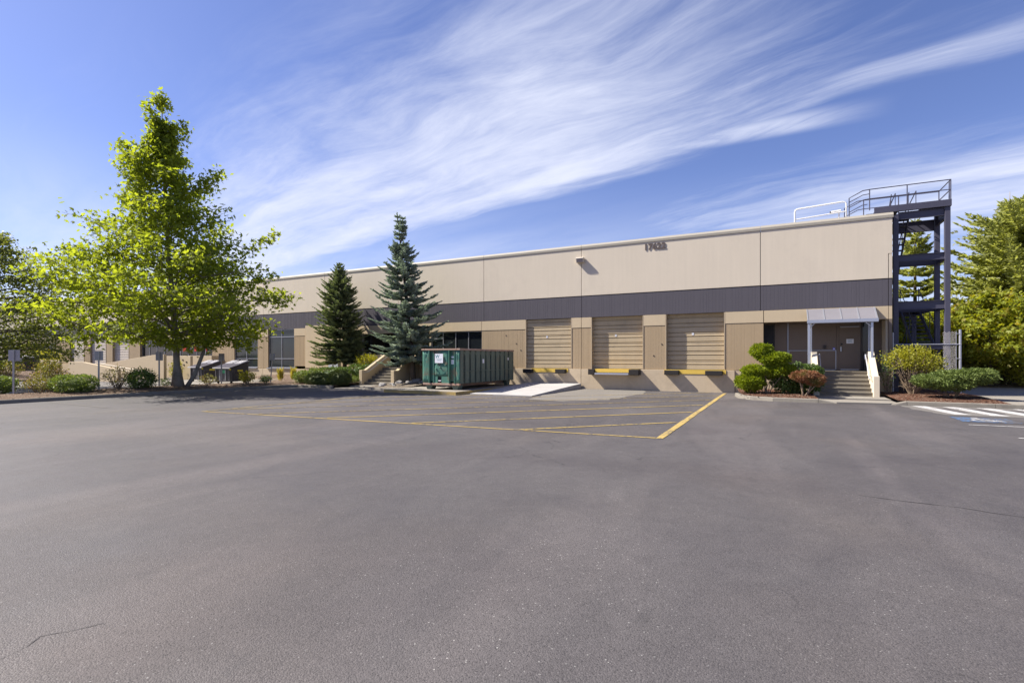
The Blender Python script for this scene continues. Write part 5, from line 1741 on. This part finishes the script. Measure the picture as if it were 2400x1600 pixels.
def tuft(loc, label):
    r = empty('grass_tuft', loc, label, 'grass tuft', 'straw yellow tufts')
    n = 260
    az = rng.uniform(0, 6.28, n); e = rng.uniform(.15, .6, n)
    b = np.array(loc) + np.stack([np.cos(az) * .06, np.sin(az) * .06, rng.uniform(0, .55, n)], 1)
    d = np.stack([np.cos(az) * e, np.sin(az) * e, np.ones(n)], 1)
    leaves('blades', M['grassy'], r, b, d, rdir(n), rng.uniform(.25, .5, n), (KITE[0] * np.array([.14, 1, 1]), KITE[1]))
    return r


tuft((-28.2, 22.5, .25), 'straw yellow tuft, left of the two below the tall window')
tuft((-27.6, 23.0, .28), 'straw yellow tuft, right of the two below the tall window')

FG = 'shrubs in the bed before the facade'
shrub('hedge_shrub', 'small green shrub at the left end of the low hedge', (-26.3, 22.5, .2), (.42, .42, .36), M['boxwood'], 1800, .075, False, group=FG, lift=.0, inner=.6)
shrub('hedge_shrub', 'pale green leafy shrub, second from the left in the low hedge', (-25.5, 22.8, .22), (.70, .5, .42), M['boxwood'], 2600, .085, False, group=FG, lift=.0, inner=.6)
shrub('clipped_hedge', 'long low clipped hedge behind the two dark mounds', (-24.6, 23.6, .25), (1.25, .6, .44), M['laurel'], 5200, .075, True, group=FG, lift=.0, flat=3.5)
shrub('clipped_hedge', 'taller boxy clipped hedge beside the yellow-green shrub', (-23.4, 24.6, .32), (.72, .6, .50), M['laurel'], 3600, .07, True, group=FG, lift=.0, flat=4)
shrub('yew_mound', 'dark clipped mound in two lobes at the front kerb', (-24.1, 22.15, .14), (.9, .7, .4), M['mound'], 7000, .08, True, group=FG, stems=3, tmpl=SPRAY,
      extra_lobes=[((-.35, 0, .28), (.82, .6, .40), 1.2), ((.45, -.12, .2), (.62, .55, .32), .9)])
shrub('yew_mound', 'dark round clipped mound beside the concrete walk', (-22.95, 22.35, .14), (.72, .65, .48), M['mound'], 6000, .08, True, group=FG, stems=3, tmpl=SPRAY, lift=-.12)
shrub('small_shrub', 'small green shrub right of the round mound', (-22.75, 23.3, .22), (.30, .28, .18), M['boxwood'], 800, .06, group=FG, lift=.02, inner=.55)
shrub('yellow_shrub', 'leafy yellow-green shrub behind the side steps wall', (-23.55, 25.35, .42), (.85, .5, .45), M['yellowshrub'], 2200, .085, group=FG, stems=16, lift=.62, inner=.45)
shrub('dark_shrub', 'dark green shrub between rocks and green container', (-17.15, 24.3, .3), (.62, .6, .42), M['laurel'], 2200, .09, group=FG, stems=8, lift=.0, inner=.5)
shrub('small_shrub', 'small dark shrub by the tan side wall and rocks', (-18.35, 25.3, .4), (.35, .3, .25), M['laurel'], 800, .075, group=FG, stems=5, lift=.0, inner=.5)

EG = 'shrubs at the right entrance'
pads = [((-.62, -.05, .52), (.56, .50, .36), 1.6), ((-.42, .0, 1.02), (.55, .42, .20), 1.0), ((.30, .0, 1.52), (.58, .42, .27), 1.2), ((-.22, .1, 1.86), (.42, .38, .30), .8),
        ((.55, .05, 1.05), (.55, .4, .2), .8), ((.15, .15, .95), (.5, .45, .22), .6)]
tj = shrub('cloud_pruned_juniper', 'bright green cloud-pruned juniper beside the right dock', (-.35, 25.0, .15), (1, 1, 1), M['juniper'], 11000, .13, True, group=EG, stems=12, tmpl=SPRAY, extra_lobes=pads)
shrub('dark_shrub', 'dark shaded shrub filling the gap beside the cloud-pruned juniper', (.42, 25.35, .18), (.62, .5, .52), M['laurel'], 3600, .085, group=EG, stems=6, lift=.0, inner=.4)
shrub('laurel_bush', 'glossy round laurel behind the russet bush', (.98, 25.6, .2), (.78, .55, .62), M['laurel'], 4600, .085, True, group=EG, stems=8, lift=.02, flat=2.6)
rbs = shrub('russet_bush', 'flat-topped russet brown bush on bare forked stems by the steps', (1.12, 24.5, .2), (.75, .6, .3), M['redbush'], 5200, .085, True, group=EG, stems=0, tmpl=SPRAY,
            extra_lobes=[((-.06, 0, .76), (.50, .45, .22), 1.2), ((.30, .05, .62), (.38, .4, .22), .9)])
fk = MB()
for (a, b) in (((1.02, 24.4, .12), (.86, 24.35, .8)), ((1.05, 24.4, .12), (1.38, 24.4, .68)), ((1.06, 24.42, .14), (1.55, 24.5, .66)), ((1.0, 24.42, .1), (1.0, 24.6, .7))):
    p = curve_pts(a, b, .03, 5, .02)
    fk.tube([tuple(q) for q in p], [.038, .032, .028, .022, .012], 7)
fk.build('forked_stem', M['twig'], rbs, smooth=True, fix=False)
shrub('twiggy_shrub', 'large vase-shaped yellow-green shrub in front of the steel tower', (5.05, 26.6, .2), (1.15, .9, .7), M['yellowshrub'], 3600, .075, group=EG, stems=34, inner=.35,
      extra_lobes=[((-.35, 0, 1.45), (.75, .7, .42), 1.2), ((.35, 0, 1.35), (.75, .7, .45), 1.2), ((0, 0, 1.75), (.7, .6, .3), 1.0), ((.75, .1, 1.1), (.4, .5, .35), .4)])
shrub('climbing_shrub', 'thin leafy shoots against the dark corner of the building', (4.25, 26.9, .2), (.3, .3, .8), M['laurel'], 420, .07, group=EG, stems=8, lift=.2, inner=.2)
shrub('flat_juniper', 'flat-topped clipped green juniper by the right kerb', (6.05, 25.3, .2), (1, 1, 1), M['flatjun'], 12000, .10, True, group=EG, stems=9, tmpl=SPRAY,
      extra_lobes=[((-.55, -.1, .62), (.72, .7, .26), 1.0), ((.15, 0, .76), (.85, .75, .27), 1.4), ((.72, .05, .82), (.62, .65, .27), 1.0), ((-.1, -.2, .5), (.7, .6, .2), .7)])
UG = 'understorey shrubs along the back path'
for i, (x, y, rx, rz, lm, lab) in enumerate([(9.1, 37.9, 1.2, .8, 'azalea', 'olive undergrowth left of the bare maple trunk'), (12.4, 37.4, 1.5, .85, 'yellowshrub', 'bright yellow-green bush at the right edge by the path'),
                                              (11.2, 38.8, 1.1, 1.0, 'wood', 'darker bush behind the bare maple trunk'), (7.9, 37.6, .9, .8, 'wood', 'dark bush behind the silver fence post'),
                                              (14.6, 37.8, 1.3, .9, 'yellowshrub', 'yellow-green bush just beyond the right edge')]):
    shrub('understorey_bush', lab, (x, y, .25), (rx, rx * .8, rz), M[lm], 2600, .12, group=UG, stems=10, lift=.02, inner=.3)

# far island plants
shrub('spreading_juniper', 'spreading yellow-green juniper on the far island at the left edge', (-54.2, 16.0, .55), (2.4, 1.8, .75), M['juniper'], 5200, .16, group='far island plants', stems=6, lift=.0, inner=.5, tmpl=SPRAY)
shrub('far_azalea', 'far yellowish azalea at the end of the sloping wall', (-51.3, 19.4, .3), (.9, .8, .6), M['azalea'], 900, .11, group='far island plants', lift=.1)
shrub('far_azalea', 'far olive azalea behind the strip azaleas', (-52.6, 17.6, .35), (1.1, .9, .5), M['azalea'], 1000, .11, group='far island plants', lift=.1)
shrub('planter_shrub', 'yellow-green shrub growing over the far planter wall', (-68.5, 25.6, .9), (3.0, 1.0, .75), M['yellowshrub'], 3000, .15, group='far island plants', lift=.1)
shrub('wall_shrub', 'yellow shrub between plane trunk and tall cream wall', (-42.6, 24.3, .05), (.45, .4, .75), M['yellowshrub'], 900, .11, group='far island plants', lift=.0)

# -- wood that closes the view behind everything on the right
PW, DW = [], []
for k in range(60):
    x = rng.uniform(2, 75); y = rng.uniform(62, 85); h = rng.uniform(2.5, 4.2); r_ = rng.uniform(2.2, 3.6)
    for (cz, cr) in ((h * .5, r_), (h * 1.05, r_ * .8)):
        p, d = shell_pts(420, (x, y, .3 + cz), (cr, cr, h * .55), .4)
        PW.append(p); DW.append(d)
for k in range(14):
    x = rng.uniform(8.5, 26); y = rng.uniform(46, 58); h = rng.uniform(1.6, 2.6); r_ = rng.uniform(1.6, 2.4)
    p, d = shell_pts(700, (x, y, .3 + h * .8), (r_, r_, h), .4)
    PW.append(p); DW.append(d)
PW = np.concatenate(PW); DW = np.concatenate(DW)
kz = PW[:, 2] > .3
PW, DW = PW[kz], DW[kz]
wdo = empty('woodland', (35, 72, 0)); bpy.data.objects.remove(wdo)
lv = leaves('woodland', M['wood'], None, PW, DW + rng.normal(size=DW.shape) * .6, rdir(len(PW), .5), rng.uniform(.3, .55, len(PW)), KITE, (0, 0, 0))
tag(lv, 'dim mass of trees closing the view behind the maples', 'woodland', kind='stuff')

# -- litter on the mulch and asphalt: pale chips and fallen leaves nobody could count
pc = []
for _ in range(420):
    pc.append((rng.uniform(-1.3, 1.4), rng.uniform(23.2, 25.4), .18))
for _ in range(260):
    pc.append((rng.uniform(4.3, 7.0), rng.uniform(23.5, 26), .2))
for _ in range(500):
    pc.append((rng.uniform(-29.8, -26), rng.uniform(8, 21), .26))
pc = np.array(pc)
pc[:, 2] = [rb_z(x, y) + .012 if x > -5 else strip_z(x, y) + .012 for x, y, _ in pc]
lt_ = leaves('bark_litter', M['mulchdry'], None, pc, rdir(len(pc)) * np.array([1, 1, .15]), rdir(len(pc), 2.5), rng.uniform(.04, .09, len(pc)), KITE, (0, 0, 0))
tag(lt_, 'loose bark chips scattered over the planting beds', 'litter', kind='stuff')
